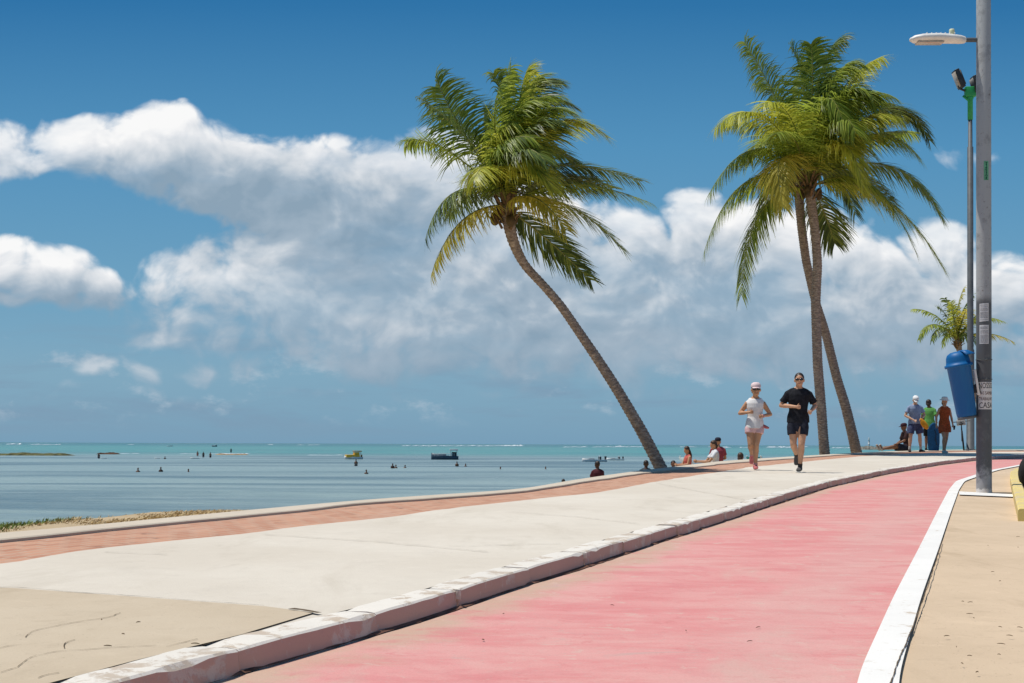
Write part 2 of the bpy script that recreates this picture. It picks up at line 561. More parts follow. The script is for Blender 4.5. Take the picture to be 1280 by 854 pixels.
trk = nt.math('ABSOLUTE', nt.math('SUBTRACT', suv.outputs[1], nt.math('ADD', 1.25, nt.math('MULTIPLY', nt.noise(p, .35, 3), .5))))
c = nt.mix(nt.math('MULTIPLY', nt.rng(nt.math('ADD', trk, nt.math('MULTIPLY', nt.noise(p, 4, 5, .7), .35)), .52, .22), .35), c, (.60, .36, .32))
c = nt.mix(nt.math('MULTIPLY', nt.rng(fine, .52, .70), .42), c, (.50, .37, .32))
c = nt.mix(nt.math('MULTIPLY', nt.rng(nt.noise(p, 120, 2, .6), .4, .7), .14), c, (.35, .12, .11))
setc(nt, b, c)
bump(nt, b, nt.math('ADD', nt.noise(p, 90, 4, .7), nt.math('MULTIPLY', wear, .5)), .35, .005)
M_PINK = m

# red paving strip
m, nt, b = mat('red_brick_paving', .9, .2)
p = nt.n(GEO).outputs['Position']
uv = nt.n('ShaderNodeUVMap').outputs[0]
bk = nt.n('ShaderNodeTexBrick', {'Vector': uv, 'Color1': (.42, .20, .125, 1), 'Color2': (.53, .285, .185, 1), 'Mortar': (.47, .34, .25, 1), 'Scale': 1.0,
                               'Mortar Size': .008, 'Bias': 0.0, 'Brick Width': .2, 'Row Height': .1})
c = bk.outputs['Color']
w = nt.noise(nt.scale(p, 1, .7, 1), 1.6, 7, .68, .4)
c = nt.mix(nt.math('MULTIPLY', nt.rng(w, .48, .7), .6), c, (.53, .34, .25))
w2 = nt.noise(p, 3.4, 5, .7)
c = nt.mix(nt.math('MULTIPLY', nt.rng(w2, .59, .70), .75), c, (.2, .1, .07))
setc(nt, b, c)
bump(nt, b, nt.math('ADD', nt.math('MULTIPLY', bk.outputs['Fac'], -1.0), nt.math('MULTIPLY', nt.noise(p, 40, 4), .6)), .4, .006)
M_BRICK = m


def m_paint(name, col, under, amt, drip=False):
    m, nt, b = mat(name, .8, .25)
    p = nt.n(GEO).outputs['Position']
    w = nt.noise(p, 5, 7, .72, .3)
    w2 = nt.noise(p, 28, 4, .7)
    f = nt.math('MAXIMUM', nt.rng(w, .72 - amt, .80 - amt), nt.math('MULTIPLY', nt.rng(w2, .62, .72), .5))
    c = nt.mix(f, col, under)
    c = nt.mix(nt.math('MULTIPLY', nt.rng(nt.noise(p, 1.4, 4), .4, .7), .22), c, tuple(x * .72 for x in col))
    setc(nt, b, c)
    bump(nt, b, nt.math('ADD', nt.math('MULTIPLY', f, -1.0), nt.noise(p, 70, 3)), .35, .004)
    return m


M_WHITE = m_paint('white_road_paint', (.77, .745, .70), (.54, .45, .35), .125)
M_KTOP = m_paint('worn_white_kerb_paint', (.71, .66, .585), (.50, .41, .32), .21)
M_KSIDE = m_paint('faded_red_kerb_side', (.58, .385, .305), (.62, .53, .45), .20)
M_YELLOW = m_paint('yellow_kerb_paint', (.70, .55, .20), (.55, .45, .32), .22)

# ---- ground sheets
bm = bmesh.new()
xs = list(np.concatenate([np.arange(-6, 20, 1.0), np.arange(20, 61, 4)]))
ys = list(np.arange(-10, 62, 1.0))
vv = {}
for i, x in enumerate(xs):
    for j, y in enumerate(ys): vv[i, j] = None


def zland(x, y): return zg(y) - .012


LB = np.array([E3[0] * 1.0])


def e_x(curve, y):   # x of a curve at a given y (monotone in y)
    return float(np.interp(y, curve[:, 1], curve[:, 0]))


rows = []
for y in ys:
    x0 = e_x(KERB, min(y, float(KERB[-1, 1]))) - .05
    if y > KERB[-1, 1]: x0 = 40
    rows.append([bm.verts.new((x0 + (70 - x0) * (f ** 1.6), y, zland(0, y))) for f in np.linspace(0, 1, 12)])
for a, b_ in zip(rows, rows[1:]):
    for k_ in range(11): bm.faces.new((a[k_], a[k_ + 1], b_[k_ + 1], b_[k_]))
tag(link('pavement', bm, M_WALK), kind='structure')

loft('cycle_path', offset(KERB, -.012), LINE, lambda x, y: zg(y) - .004, M_PINK, 500, 6)
loft('edge_line', LINE, offset(LINE, -.128), lambda x, y: zg(y) + .004, M_WHITE, 500, 2)
loft('promenade', offset(KERB, .148), E1, lambda x, y: zg(y, H_PROM) - .004, M_CREAM, 300, 8)
loft('brick_path', E1, E2, lambda x, y: zg(y, H_PROM) - .006, M_BRICK, 300, 4)

# older, cracked slab nearest the camera (laid flush on the promenade)
slab_px = [(-260, 728), (16, 735.5), (156, 745.5), (332, 758.5), (392, 766.5)]
top = [pick(u, v, H_PROM) for u, v in slab_px]
ki = offset(KERB, .147)
kk = ki[(ki[:, 1] < top[-1].y)][::-6]
kk = [q for q in kk if q[1] > -8]
bm = bmesh.new()
tp = np.array([(q.x, q.y) for q in top])
poly = [(q.x, q.y) for q in top] + [tuple(q) for q in kk[1:]] + [(-9, -8)]
vs = [bm.verts.new((x, y, zg(y, H_PROM) + .002)) for x, y in poly]
f = bm.faces.new(vs)
bmesh.ops.triangulate(bm, faces=[f])
bmesh.ops.recalc_face_normals(bm, faces=bm.faces)
if sum(f.normal.z for f in bm.faces) < 0: bmesh.ops.reverse_faces(bm, faces=bm.faces)
tag(link('old_slab', bm, M_TAN), kind='structure')


def strip_on(name, polys, H, lift, m, wfun):
    bm = bmesh.new()
    for px in polys:
        pts = [pick(u, v, H) for u, v in px]
        a = np.array([(q.x, q.y) for q in pts])
        s = np.concatenate([[0], np.cumsum(np.hypot(*np.diff(a, axis=0).T))])
        n = max(4, int(s[-1] / .03))
        t = np.linspace(0, s[-1], n)
        xy = np.stack([np.interp(t, s, a[:, 0]), np.interp(t, s, a[:, 1])], 1)
        jt = np.random.RandomState(3).normal(0, .004 if name == 'line_crack' else .012, (n + 6, 2))
        xy += np.stack([np.convolve(jt[:, q_], np.ones(7) / 7, 'valid') for q_ in (0, 1)], 1)
        tg = np.gradient(xy, axis=0)
        tg /= np.linalg.norm(tg, axis=1)[:, None] + 1e-9
        nn = np.stack([-tg[:, 1], tg[:, 0]], 1)
        prev = None
        for i in range(n):
            w = wfun(i / n)
            l = xy[i] + nn[i] * w
            r = xy[i] - nn[i] * w
            cur = (bm.verts.new((l[0], l[1], zg(l[1], H) + lift)), bm.verts.new((r[0], r[1], zg(r[1], H) + lift)))
            if prev: bm.faces.new((prev[0], prev[1], cur[1], cur[0]))
            prev = cur
    bmesh.ops.recalc_face_normals(bm, faces=bm.faces)
    return tag(link(name, bm, m), kind='structure')


M_CRACK = plain('crack_dirt', (.13, .095, .06), .95, .3, 30, .1)
Z4 = lambda pts: [(x / 2.56, 640 + y / 2.56) for x, y in pts]
strip_on('pavement_crack', [Z4([(0, 518), (60, 500), (72, 486), (100, 468), (180, 450), (350, 438), (500, 430)]), Z4([(530, 435), (620, 413), (632, 410)]),
                            Z4([(80, 405), (110, 382), (190, 366), (250, 355), (365, 338), (385, 325)]), Z4([(-20, 445), (30, 432), (70, 428)]),
                            Z4([(205, 440), (210, 422), (240, 412)]), Z4([(120, 535), (150, 525), (190, 518)])],
         H_PROM, .005, M_CRACK, lambda t: .0005 + .0018 * random.random())
strip_on('slab_joint', [[(-200, 729), (16, 735.5), (156, 745.5), (332, 758.5)]], H_PROM, .005, M_CRACK, lambda t: .001 + .003 * random.random())
strip_on('slab_gap', [Z4([(930, 313), (975, 318), (1022, 327)])], H_PROM, .006, M_CRACK, lambda t: .012 + .006 * random.random())
strip_on('expansion_joint', [[(560, 683), (640, 681), (700, 679.5)], [(130, 690), (210, 693)], [(330, 668), (470, 677), (610, 690)], [(640, 640), (720, 646), (800, 655)], [(845, 610.5), (910, 612)], [(820, 604), (930, 625)]],
         H_PROM, .003, plain('joint_grey', (.43, .385, .32), .95, .2, 30, .1), lambda t: .0015 + .004 * random.random())
strip_on('line_crack', [[(1103, 905), (1115, 850), (1142, 784), (1158, 740), (1174, 690), (1177, 678)]], H_ROAD, .0085, M_CRACK, lambda t: .0012 + .002 * random.random())

# white painted band across the pavement at the foot of the pole
bm = bmesh.new()
q = [pick(1199, 618.6, H_ROAD), pick(1268, 621.5, H_ROAD), pick(1272, 618.6, H_ROAD), pick(1199, 614.6, H_ROAD)]
bm.faces.new([bm.verts.new((a.x, a.y, zg(a.y) + .003)) for a in q])
bmesh.ops.recalc_face_normals(bm, faces=bm.faces)
for f in bm.faces:
    if f.normal.z < 0: f.normal_flip()
tag(link('cross_line', bm, M_WHITE), kind='structure')

# ---- kerb : separate stones, worn white on top, faded red on the face
bm = bmesh.new()
s = np.concatenate([[0], np.cumsum(np.hypot(*np.diff(KERB, axis=0).T))])
rs = np.random.RandomState(5)
pos = 0.0
kin, kou = offset(KERB, .15), KERB
while pos < s[-1] - 1.2:
    L = rs.uniform(.75, 1.15)
    a, e = pos + .006, pos + L - .006
    n = 9
    dz, dn = rs.uniform(-.004, .004), rs.uniform(-.008, .008)
    rows = []
    for t in np.linspace(a, e, n):
        o_ = np.array([np.interp(t, s, kou[:, 0]), np.interp(t, s, kou[:, 1])])
        i_ = np.array([np.interp(t, s, kin[:, 0]), np.interp(t, s, kin[:, 1])])
        nrm = (i_ - o_) / np.linalg.norm(i_ - o_)
        endf = min(t - a, e - t)
        rnd = .012 * math.exp(-endf / .03)
        ch = .008 + rs.uniform(0, .003) + (.012 if rs.rand() < .06 else 0)
        zt = zg(o_[1], H_PROM) + dz - rnd * .6
        zb = zg(o_[1]) - .03
        o_ = o_ + nrm * (dn + rnd)
        prof = [(i_, zt + rs.uniform(-.002, .002)), ((i_ * .3 + o_ * .7), zt + rs.uniform(-.002, .002)), (o_ + nrm * ch, zt - .002), (o_, zt - ch), (o_ - nrm * .004, (zt + zb) / 2), (o_ - nrm * .012, zb)]
        rows.append([bm.verts.new((q_[0], q_[1], z_)) for q_, z_ in prof])
    for r1, r2 in zip(rows, rows[1:]):
        for j in range(5):
            f = bm.faces.new((r1[j], r2[j], r2[j + 1], r1[j + 1]))
            f.material_index = 0 if j < 3 else 1
    for r_ in (rows[0], rows[-1]):
        zz = [v.co for v in r_]
        low_ = bm.verts.new((zz[0].x, zz[0].y, zz[-1].z))
        f = bm.faces.new(r_ + [low_])
        f.material_index = 1
    if rs.rand() < .45:      # white paint run down the joint
        o_ = np.array([np.interp(e, s, kou[:, 0]), np.interp(e, s, kou[:, 1])])
        o2 = np.array([np.interp(e + .012, s, kou[:, 0]), np.interp(e + .012, s, kou[:, 1])])
        i_ = np.array([np.interp(e, s, kin[:, 0]), np.interp(e, s, kin[:, 1])])
        nrm = (i_ - o_) / np.linalg.norm(i_ - o_)
        tt_ = (o2 - o_)
        zt = zg(o_[1], H_PROM)
        hw_, dp_ = rs.uniform(.6, 1.5), rs.uniform(.025, .055)
        a1, a2 = o_ - tt_ * hw_ - nrm * .004 + tt_ * .5, o_ + tt_ * hw_ - nrm * .004 + tt_ * .5
        a3 = o_ + tt_ * .5 - nrm * .006
        v_ = [bm.verts.new((*a1, zt - .006)), bm.verts.new((*a2, zt - .006)), bm.verts.new((*a3, zt - dp_)), bm.verts.new((*(o_ + nrm * .03), zt - .004)), bm.verts.new((*(o_ + nrm * .02), zt - dp_))]
        for q_ in ((0, 1, 2), (0, 3, 1), (0, 2, 4, 3), (1, 3, 4, 2)): bm.faces.new([v_[x_] for x_ in q_]).material_index = 0
    pos += L
bmesh.ops.recalc_face_normals(bm, faces=bm.faces)
tag(link('kerb', bm, [M_KTOP, M_KSIDE], smooth=False), kind='structure')

# thin dark strip of uneven width at the foot of the kerb
rs = np.random.RandomState(9)
ka = offset(KERB, -.002)
kw = np.array([.006 + .016 * abs(math.sin(i * .13) * math.sin(i * .037 + 1)) + rs.uniform(0, .012) for i in range(len(KERB))])
t_ = np.gradient(KERB, axis=0)
t_ /= np.linalg.norm(t_, axis=1)[:, None]
kb = ka - kw[:, None] * np.stack([-t_[:, 1], t_[:, 0]], 1)
bm = bmesh.new()
prev = None
for a, c_ in zip(ka, kb):
    cur = (bm.verts.new((a[0], a[1], zg(a[1]) + .008)), bm.verts.new((c_[0], c_[1], zg(c_[1]) + .0005)))
    if prev: bm.faces.new((prev[0], cur[0], cur[1], prev[1]))
    prev = cur
bmesh.ops.recalc_face_normals(bm, faces=bm.faces)
if sum(f.normal.z for f in bm.faces) < 0: bmesh.ops.reverse_faces(bm, faces=bm.faces)
tag(link('gutter_line', bm, plain('gutter_line', (.20, .105, .075), .95, .35, 9, .1)), kind='structure')

# ---- sea wall with its coping
SEA_Z = CAMZ - 3.0
bm = bmesh.new()
n = 260
a3, a2 = resample(E3, n), resample(E2, n)
rows = []
for i in range(n):
    d = a3[i] - a2[i]
    zt = zg(a3[i][1], H_PROM)
    z2 = zg(a2[i][1], H_PROM)
    nn = d / (np.linalg.norm(d) + 1e-9)
    pr = [(a2[i], z2 - .05), (a2[i], z2 + .012), (a2[i] + nn * .015, z2 + .02), (a3[i] - nn * .02, zt + .02), (a3[i], zt + .005), (a3[i], zt - .14), (a3[i] - nn * .05, zt - .15), (a3[i] + nn * .1, zt - 2.3)]
    rows.append([bm.verts.new((q_[0], q_[1], z_)) for q_, z_ in pr])
for r1, r2 in zip(rows, rows[1:]):
    for j in range(len(r1) - 1): bm.faces.new((r1[j], r1[j + 1], r2[j + 1], r2[j]))
bmesh.ops.recalc_face_normals(bm, faces=bm.faces)
o = link('sea_wall', bm, M_COPING, smooth=False)
tag(o, 'low pale concrete sea wall edging the red brick strip above the beach', 'wall')

# ---- beach
SEAW = offset(E3, 0.0)


def s_out(x, y):
    d = np.hypot(E3[:, 0] - x, E3[:, 1] - y)
    return float(d.min())


def sm(a, b, x):
    t = min(1, max(0, (x - a) / (b - a)))
    return t * t * (3 - 2 * t)


def zbeach_s(s_, y):
    low_ = CAMZ - 1.35 - .055 * s_
    hi_ = zg(y, H_PROM) - .04 - .015 * s_
    berm = sm(19.5, 12.5, y) if False else (1 - sm(12.5, 19.0, y))
    k_ = berm * (1 - sm(1.3, 3.4, s_))
    return low_ * (1 - k_) + hi_ * k_


def zbeach(x, y): return zbeach_s(s_out(x, y), y)


m, nt, b = mat('beach_sand', .95, .1)
p = nt.n(GEO).outputs['Position']
c = nt.mix(nt.rng(nt.noise(p, .5, 6, .65), .35, .7), (.50, .39, .25), (.42, .31, .18))
c = nt.mix(nt.math('MULTIPLY', nt.rng(nt.noise(p, 9, 5, .7), .5, .75), .5), c, (.25, .18, .09))
setc(nt, b, c)
bump(nt, b, nt.noise(p, 12, 7, .7), .6, .05)
M_SAND = m
bm = bmesh.new()
base = resample(E3, 150)
offs = [-.05, .12, .3, .6, .9, 1.3, 1.8, 2.4, 3, 4, 6, 10, 16, 24, 32, 42]
cols = [offset(base, o_) for o_ in offs]
rs = np.random.RandomState(2)
rows = [[bm.verts.new((c_[i][0], c_[i][1], zbeach_s(max(0, o_), base[i][1]) + rs.uniform(-.02, .02))) for c_, o_ in zip(cols, offs)] for i in range(150)]
for r1, r2 in zip(rows, rows[1:]):
    for j in range(len(offs) - 1): bm.faces.new((r1[j], r2[j], r2[j + 1], r1[j + 1]))
bmesh.ops.recalc_face_normals(bm, faces=bm.faces)
if sum(f.normal.z for f in bm.faces) < 0: bmesh.ops.reverse_faces(bm, faces=bm.faces)
tag(link('beach', bm, M_SAND), kind='structure')

# dry grass on the sand bank just outside the wall
m, nt, b = mat('dry_grass', .8, .2)
rpi = nt.n(GEO).outputs['Random Per Island']
x_ = nt.n('ShaderNodeSeparateXYZ', {0: nt.n(GEO).outputs['Position']}).outputs[0]
gsel = nt.math('ADD', nt.math('MULTIPLY', nt.rng(x_, -3.52, -3.78), .75), nt.math('MULTIPLY', rpi, .25))
c = nt.mix(nt.rng(gsel, .45, .8), nt.ramp(rpi, [(0, (.42, .28, .12)), (.5, (.62, .47, .24)), (1, (.52, .40, .24))]), nt.ramp(rpi, [(0, (.06, .10, .02)), (1, (.2, .24, .06))]))
setc(nt, b, c)
bm = bmesh.new()
rs = np.random.RandomState(4)
lowE = E3[(E3[:, 1] > 8) & (E3[:, 1] < 18.5)]
for i in range(26000):
    q = lowE[rs.randint(len(lowE))]
    ii = np.argmin(np.hypot(E3[:, 0] - q[0], E3[:, 1] - q[1]))
    tt = E3[min(ii + 1, len(E3) - 1)] - E3[max(0, ii - 1)]
    tt = tt / np.linalg.norm(tt)
    nn = np.array([-tt[1], tt[0]])
    so = .06 + abs(rs.normal(0, .8)) if rs.rand() < .7 else rs.uniform(.06, 2.2)
    if q[1] > 14.5 and rs.rand() < (q[1] - 14.5) / 4: continue
    x, y = q + nn * so + tt * rs.uniform(-.15, .15)
    if math.sin(x * 4.1) + math.sin(y * 2.7 + x) < -1.6: continue
    z = zbeach_s(so, q[1]) - .01
    h = rs.uniform(.008, .026) * (2.0 if x < -3.6 else 1.0)
    a = rs.uniform(0, 6.28)
    lean = rs.uniform(.2, 1.1) * h
    w = rs.uniform(.004, .009)
    dx, dy = math.cos(a) * w, math.sin(a) * w
    lx, ly = lean * math.cos(a + 1.57) + .02, lean * math.sin(a + 1.57)
    v1, v2 = bm.verts.new((x - dx, y - dy, z)), bm.verts.new((x + dx, y + dy, z))
    v3, v4 = bm.verts.new((x - dx * .7 + lx * .4, y - dy * .7 + ly * .4, z + h * .65)), bm.verts.new((x + dx * .7 + lx * .4, y + dy * .7 + ly * .4, z + h * .65))
    v5 = bm.verts.new((x + lx, y + ly, z + h))
    bm.faces.new((v1, v2, v4, v3))
    bm.faces.new((v3, v4, v5))
tag(link('grass', bm, m, smooth=False), 'dry straw coloured grass along the outside of the sea wall', 'grass', kind='stuff')

# ---- sea
m, nt, b = mat('sea_water', .30, .35)
b.inputs['IOR'].default_value = 1.33
p = nt.n(GEO).outputs['Position']
sp = nt.n('ShaderNodeSeparateXYZ', {0: p})
yy = sp.outputs[1]
xw = nt.vmath('ADD', p, nt.vmath('MULTIPLY', nt.n('ShaderNodeTexNoise', {'Vector': p, 'Scale': .012, 'Detail': 3}).outputs['Color'], (60, 60, 0)))
patch = nt.noise(nt.scale(xw, .30, 1.0, 0), .030, 6, .62, .3)
patch2 = nt.noise(nt.scale(p, .12, 1.0, 0), .05, 6, .6, .4)
near = nt.mix(nt.rng(nt.math('LOGARITHM', yy, 10.0), 1.75, 2.25), (.27, .35, .33), (.235, .325, .325))
near = nt.mix(nt.rng(nt.math('LOGARITHM', yy, 10.0), 2.48, 2.66), near, (.075, .275, .265))
near = nt.mix(nt.rng(nt.math('LOGARITHM', yy, 10.0), 2.95, 3.4), near, (.035, .17, .19))
pm = nt.math('MULTIPLY', nt.rng(patch, .47, .60), nt.rng(nt.math('LOGARITHM', yy, 10.0), 2.75, 2.45))
c = nt.mix(nt.math('MULTIPLY', pm, .72), near, (.055, .115, .15))
glint = nt.noise(nt.scale(p, .10, 1.0, 0), .16, 7, .66, .3)
c = nt.mix(nt.math('MULTIPLY', nt.rng(glint, .50, .66), .5), c, (.33, .41, .40))
pm2 = nt.math('MULTIPLY', nt.rng(patch2, .50, .62), .6)
c = nt.mix(pm2, c, (.085, .15, .18))
setc(nt, b, c)
w1 = nt.noise(nt.scale(p, .7, 1.0, 1), 1.1, 5, .62)
w2 = nt.noise(nt.scale(p, .5, 1.0, 1), .22, 4, .6)
bump(nt, b, nt.math('ADD', w1, nt.math('MULTIPLY', w2, 2.2)), 1.0, .32)
bm = bmesh.new()
ysea = [-60, 0, 20, 40, 60, 80, 110, 150, 200, 300, 450, 700, 1200, 2500, 6000, 15000, 45000]
rows = [[bm.verts.new((sx * (200 + y_ * .9 if y_ > 0 else 200), y_, SEA_Z)) for sx in np.linspace(-1, 1, 9)] for y_ in ysea]
for r1, r2 in zip(rows, rows[1:]):
    for j in range(8): bm.faces.new((r1[j], r1[j + 1], r2[j + 1], r2[j]))
tag(link('sea', bm, m), kind='structure')


def dsea(u, v):
    X, Zd = ray(u, v)
    d = (CAMZ - SEA_Z) / Zd
    return Vector((X * d, d, SEA_Z))


# breaking waves on the reef far out
M_FOAM = plain('white_foam', (.82, .84, .85), .7, .08, .3)
bm = bmesh.new()
rs = np.random.RandomState(11)


def foam(u0, u1, v, hpx, frag=.1):
    x = u0
    while x < u1:
        L = rs.uniform(4, 16)
        if rs.rand() > frag:
            e = min(u1, x + L)
            vv_ = v + rs.uniform(-.15, .15)
            c0, c1 = dsea(x, vv_), dsea(e, vv_)
            ppm = F / c0.y
            n = 6
            pts, rad = [], []
            for k_ in range(n + 1):
                f = k_ / n
                pts.append(c0.lerp(c1, f) + Vector((0, rs.uniform(-.5, .5), 0)))
                hh = hpx / ppm * rs.uniform(.5, 1.1) * (.25 + .75 * math.sin(math.pi * (.08 + .84 * f)))
                rad.append((max(.05, hh * 1.6), max(.04, hh)))
            sweep(bm, pts, rad, side=(0, 1, 0), seg=8)
        x += L * rs.uniform(.8, 1.1)


foam(497, 525, 557.6, .9); foam(525, 655, 557.8, 1.0, .03); foam(628, 652, 557.5, 1.6); foam(704, 735, 559.2, 1.0); foam(740, 810, 559.0, .9, .15); foam(770, 778, 558.6, 1.8)
foam(850, 910, 559.0, .9, .2); foam(905, 1000, 559.8, .9, .25); foam(960, 1010, 559.0, 1.1); foam(1040, 1086, 560.2, 1.0)
foam(8, 26, 555.6, 1.3); foam(26, 75, 556.0, .9, .3); foam(80, 105, 556.0, .5, .4); foam(115, 125, 556.2, .8); foam(160, 172, 555.9, .8); foam(385, 400, 556.6, .8); foam(372, 380, 556.6, .7); foam(335, 341, 556.2, .8)
foam(150, 174, 567.2, .5, .2); foam(225, 310, 567.5, .5, .4); foam(275, 312, 567.4, .8, .2); foam(385, 430, 569.2, .6, .3)
tag(link('sea_foam', bm, M_FOAM), 'broken white surf lines far out along the horizon', 'surf', kind='stuff')

# ================================================================== PALMS
def m_trunk():
    m, nt, b = mat('palm_bark', .9, .15)
    p = nt.n('ShaderNodeTexCoord').outputs['Object']
    a = nt.noise(nt.scale(p, 5, 5, 14), 2.0, 7, .72)
    q = nt.noise(p, 30, 4, .7)
    c = nt.ramp(a, [(.30, (.13, .097, .08)), (.5, (.31, .245, .20)), (.70, (.60, .49, .39))])
    c = nt.mix(nt.math('MULTIPLY', nt.rng(q, .5, .7), .5), c, (.06, .042, .034))
    setc(nt, b, c)
    bump(nt, b, nt.math('ADD', a, q), .6, .02)
    return m


def m_leaf(name, stops, trans=.45):
    m, nt, b = mat(name, .45, .32)
    rpi = nt.n(GEO).outputs['Random Per Island']
    p = nt.n('ShaderNodeTexCoord').outputs['Object']
    f = nt.math('ADD', nt.math('MULTIPLY', rpi, .65), nt.math('MULTIPLY', nt.noise(p, 2.2, 3, .6), .35))
    c = nt.ramp(f, stops)
    setc(nt, b, c)
    tr = nt.n('ShaderNodeBsdfTranslucent', {'Color': nt.mix(.5, c, tuple(min(1, x * 1.6) for x in stops[-1][1]))})
    mx = nt.n('ShaderNodeMixShader', {0: trans, 1: b.outputs[0], 2: tr.outputs[0]})
    out = m.node_tree.nodes['Material Output']
    nt.nt.links.new(mx.outputs[0], out.inputs[0])
    return m


M_BARK = m_trunk()
LEAF = {
    'green': m_leaf('palm_leaf_green', [(.15, (.036, .07, .010)), (.5, (.165, .245, .025)), (.85, (.42, .47, .07))]),
    'dark': m_leaf('palm_leaf_dark', [(.15, (.022, .04, .010)), (.5, (.066, .115, .02)), (.85, (.26, .32, .055))], .25),
    'lime': m_leaf('palm_leaf_lime', [(.15, (.13, .17, .018)), (.5, (.37, .42, .04)), (.85, (.62, .60, .09))]),
    'yellow': m_leaf('palm_leaf_yellow', [(.15, (.22, .21, .022)), (.5, (.42, .38, .045)), (.85, (.55, .47, .08))]),
}
M_STALK = plain('palm_leaf_stalk', (.24, .24, .06), .6, .3, 8)
M_FIBRE = plain('palm_fibre', (.20, .125, .06), .95, .4, 22)
M_NUT = plain('coconut_husk', (.10, .065, .025), .6, .35, 9)
WIND = Vector((1.0, .1, 0))


def frond_bm(p0, p1, p2, rs, lmax, width, dens=26, wind=.5, droop=.75, bow=.0):
    """a feather leaf: rachis through p0,p1,p2 with two rows of narrow drooping leaflets"""
    p0, p1, p2 = Vector(p0), Vector(p1), Vector(p2)
    # quadratic through the middle point
    c = p1 * 2 - (p0 + p2) * .5
    B = lambda t: p0 * (1 - t) ** 2 + c * 2 * t * (1 - t) + p2 * t * t
    N = 18
    cl = [B(i / N) for i in range(N + 1)]
    L = sum((a - b_).length for a, b_ in zip(cl, cl[1:]))
    bm = bmesh.new()
    rr = [.030 * (1 - t / N) ** .8 * width + .005 for t in range(N + 1)]
    rr[0] *= 1.6
    sweep(bm, cl, [(r_ * 1.1, r_ * .7) for r_ in rr], side=(0, 1, .3), seg=6, mi=1)
    # leaf plane: 'up' is the rachis' own bending side
    up = (p1 - (p0 + p2) * .5)
    if up.length < .05: up = Vector((0, 0, 1))
    up = (up.normalized() + Vector((0, 0, .7))).normalized()
    npair = int(L * dens)
    twist = rs.uniform(-.45, .45)
    for i in range(npair):
        t = .10 + .90 * (i + rs.uniform(-.25, .25)) / npair
        t = min(.995, max(.08, t))
        o = B(t)
        tg = ((c - p0) * 2 * (1 - t) + (p2 - c) * 2 * t).normalized()
        sd = tg.cross(up)
        if sd.length < .1: sd = tg.cross(Vector((0, 1, 0)))
        sd.normalize()
        un = sd.cross(tg).normalized()
        if un.z < 0: un = -un
        sd = (Matrix.Rotation(twist * (t - .2), 3, tg) @ sd)
        prof = (min(1, .45 + t * 1.9) if t < .4 else 1.0) * (1 - max(0, t - .45) / .55 * .62)
        for sgn in (-1, 1):
            if rs.rand() < .035: continue
            ll = lmax * prof * rs.uniform(.82, 1.12)
            fw = .55 + .55 * t + rs.uniform(-.12, .12)
            d = (sd * sgn * 1.0 + tg * fw + un * rs.uniform(.0, .35)).normalized()
            w0 = .021 * width * rs.uniform(.8, 1.15) * (.75 + .25 * prof)
            pt = Vector(o)
            nseg = 4
            prev = None
            gz = droop * rs.uniform(.7, 1.35)
            wd = wind * rs.uniform(.5, 1.3)
            for k_ in range(nseg + 1):
                f = k_ / nseg
                w = w0 * (.55 if k_ == 0 else (1.0, 1.0, .85, .5, .05)[k_])
                wn_ = d.cross(un)
                if wn_.length < .05: wn_ = d.cross(Vector((0, 1, 0)))
                wn_.normalize()
                cur = (bm.verts.new(pt + wn_ * w), bm.verts.new(pt - wn_ * w))
                if prev: bm.faces.new((prev[0], prev[1], cur[1], cur[0]))
                prev = cur
                d = (d + Vector((0, 0, -1)) * gz * .30 + WIND * wd * .24).normalized()
                pt = pt + d * (ll / nseg)
    return bm


def trunk_pts(px, d0, d1):
    out = []
    n = len(px)
    for i, (u, v, w) in enumerate(px):
        f = i / (n - 1)
        d = d0 + (d1 - d0) * f
        out.append((at(u, v, d), w * d / F / 2))
    return out


def trunk_bm(pr, extra_base, ring=.075):
    pts = [p for p, r in pr]
    rad = [r for p, r in pr]
    # spline resample
    a = np.array([list(p) + [r] for p, r in zip(pts, rad)])
    s_ = np.concatenate([[0], np.cumsum(np.linalg.norm(np.diff(a[:, :3], axis=0), axis=1))])
    n = int(s_[-1] / (ring / 3))
    t = np.linspace(0, s_[-1], n)
    q = np.stack([np.interp(t, s_, a[:, i]) for i in range(4)], 1)
    kx = np.exp(-.5 * (np.arange(-14, 15) / 6.0) ** 2)
    kx /= kx.sum()
    pad = np.concatenate([2 * q[:1] - q[14:0:-1], q, 2 * q[-1:] - q[-2:-16:-1]])
    q = np.stack([np.convolve(pad[:, i], kx, 'valid') for i in range(4)], 1)
    base_dir = Vector(q[0, :3]) - Vector(q[6, :3])
    base_dir.normalize()
    pre = []
    for k_ in range(8):
        f = (8 - k_) / 8
        pre.append(list(Vector(q[0, :3]) + base_dir * extra_base * f) + [q[0, 3] * (1 + .35 * f * min(1, extra_base))])
    q = np.concatenate([np.array(pre), q])
    bm = bmesh.new()
    rs = np.random.RandomState(8)
    R_ = []
    for i in range(len(q)):
        R_.append(max(.02, q[i, 3]) * (1.0 + (.075 if i % 3 == 0 else (-.03 if i % 3 == 1 else .01)) + rs.uniform(-.02, .02)))
    sweep(bm, [q[i, :3] for i in range(len(q))], R_, side=(0, 1, 0), seg=14, r0=False)
    return bm, q


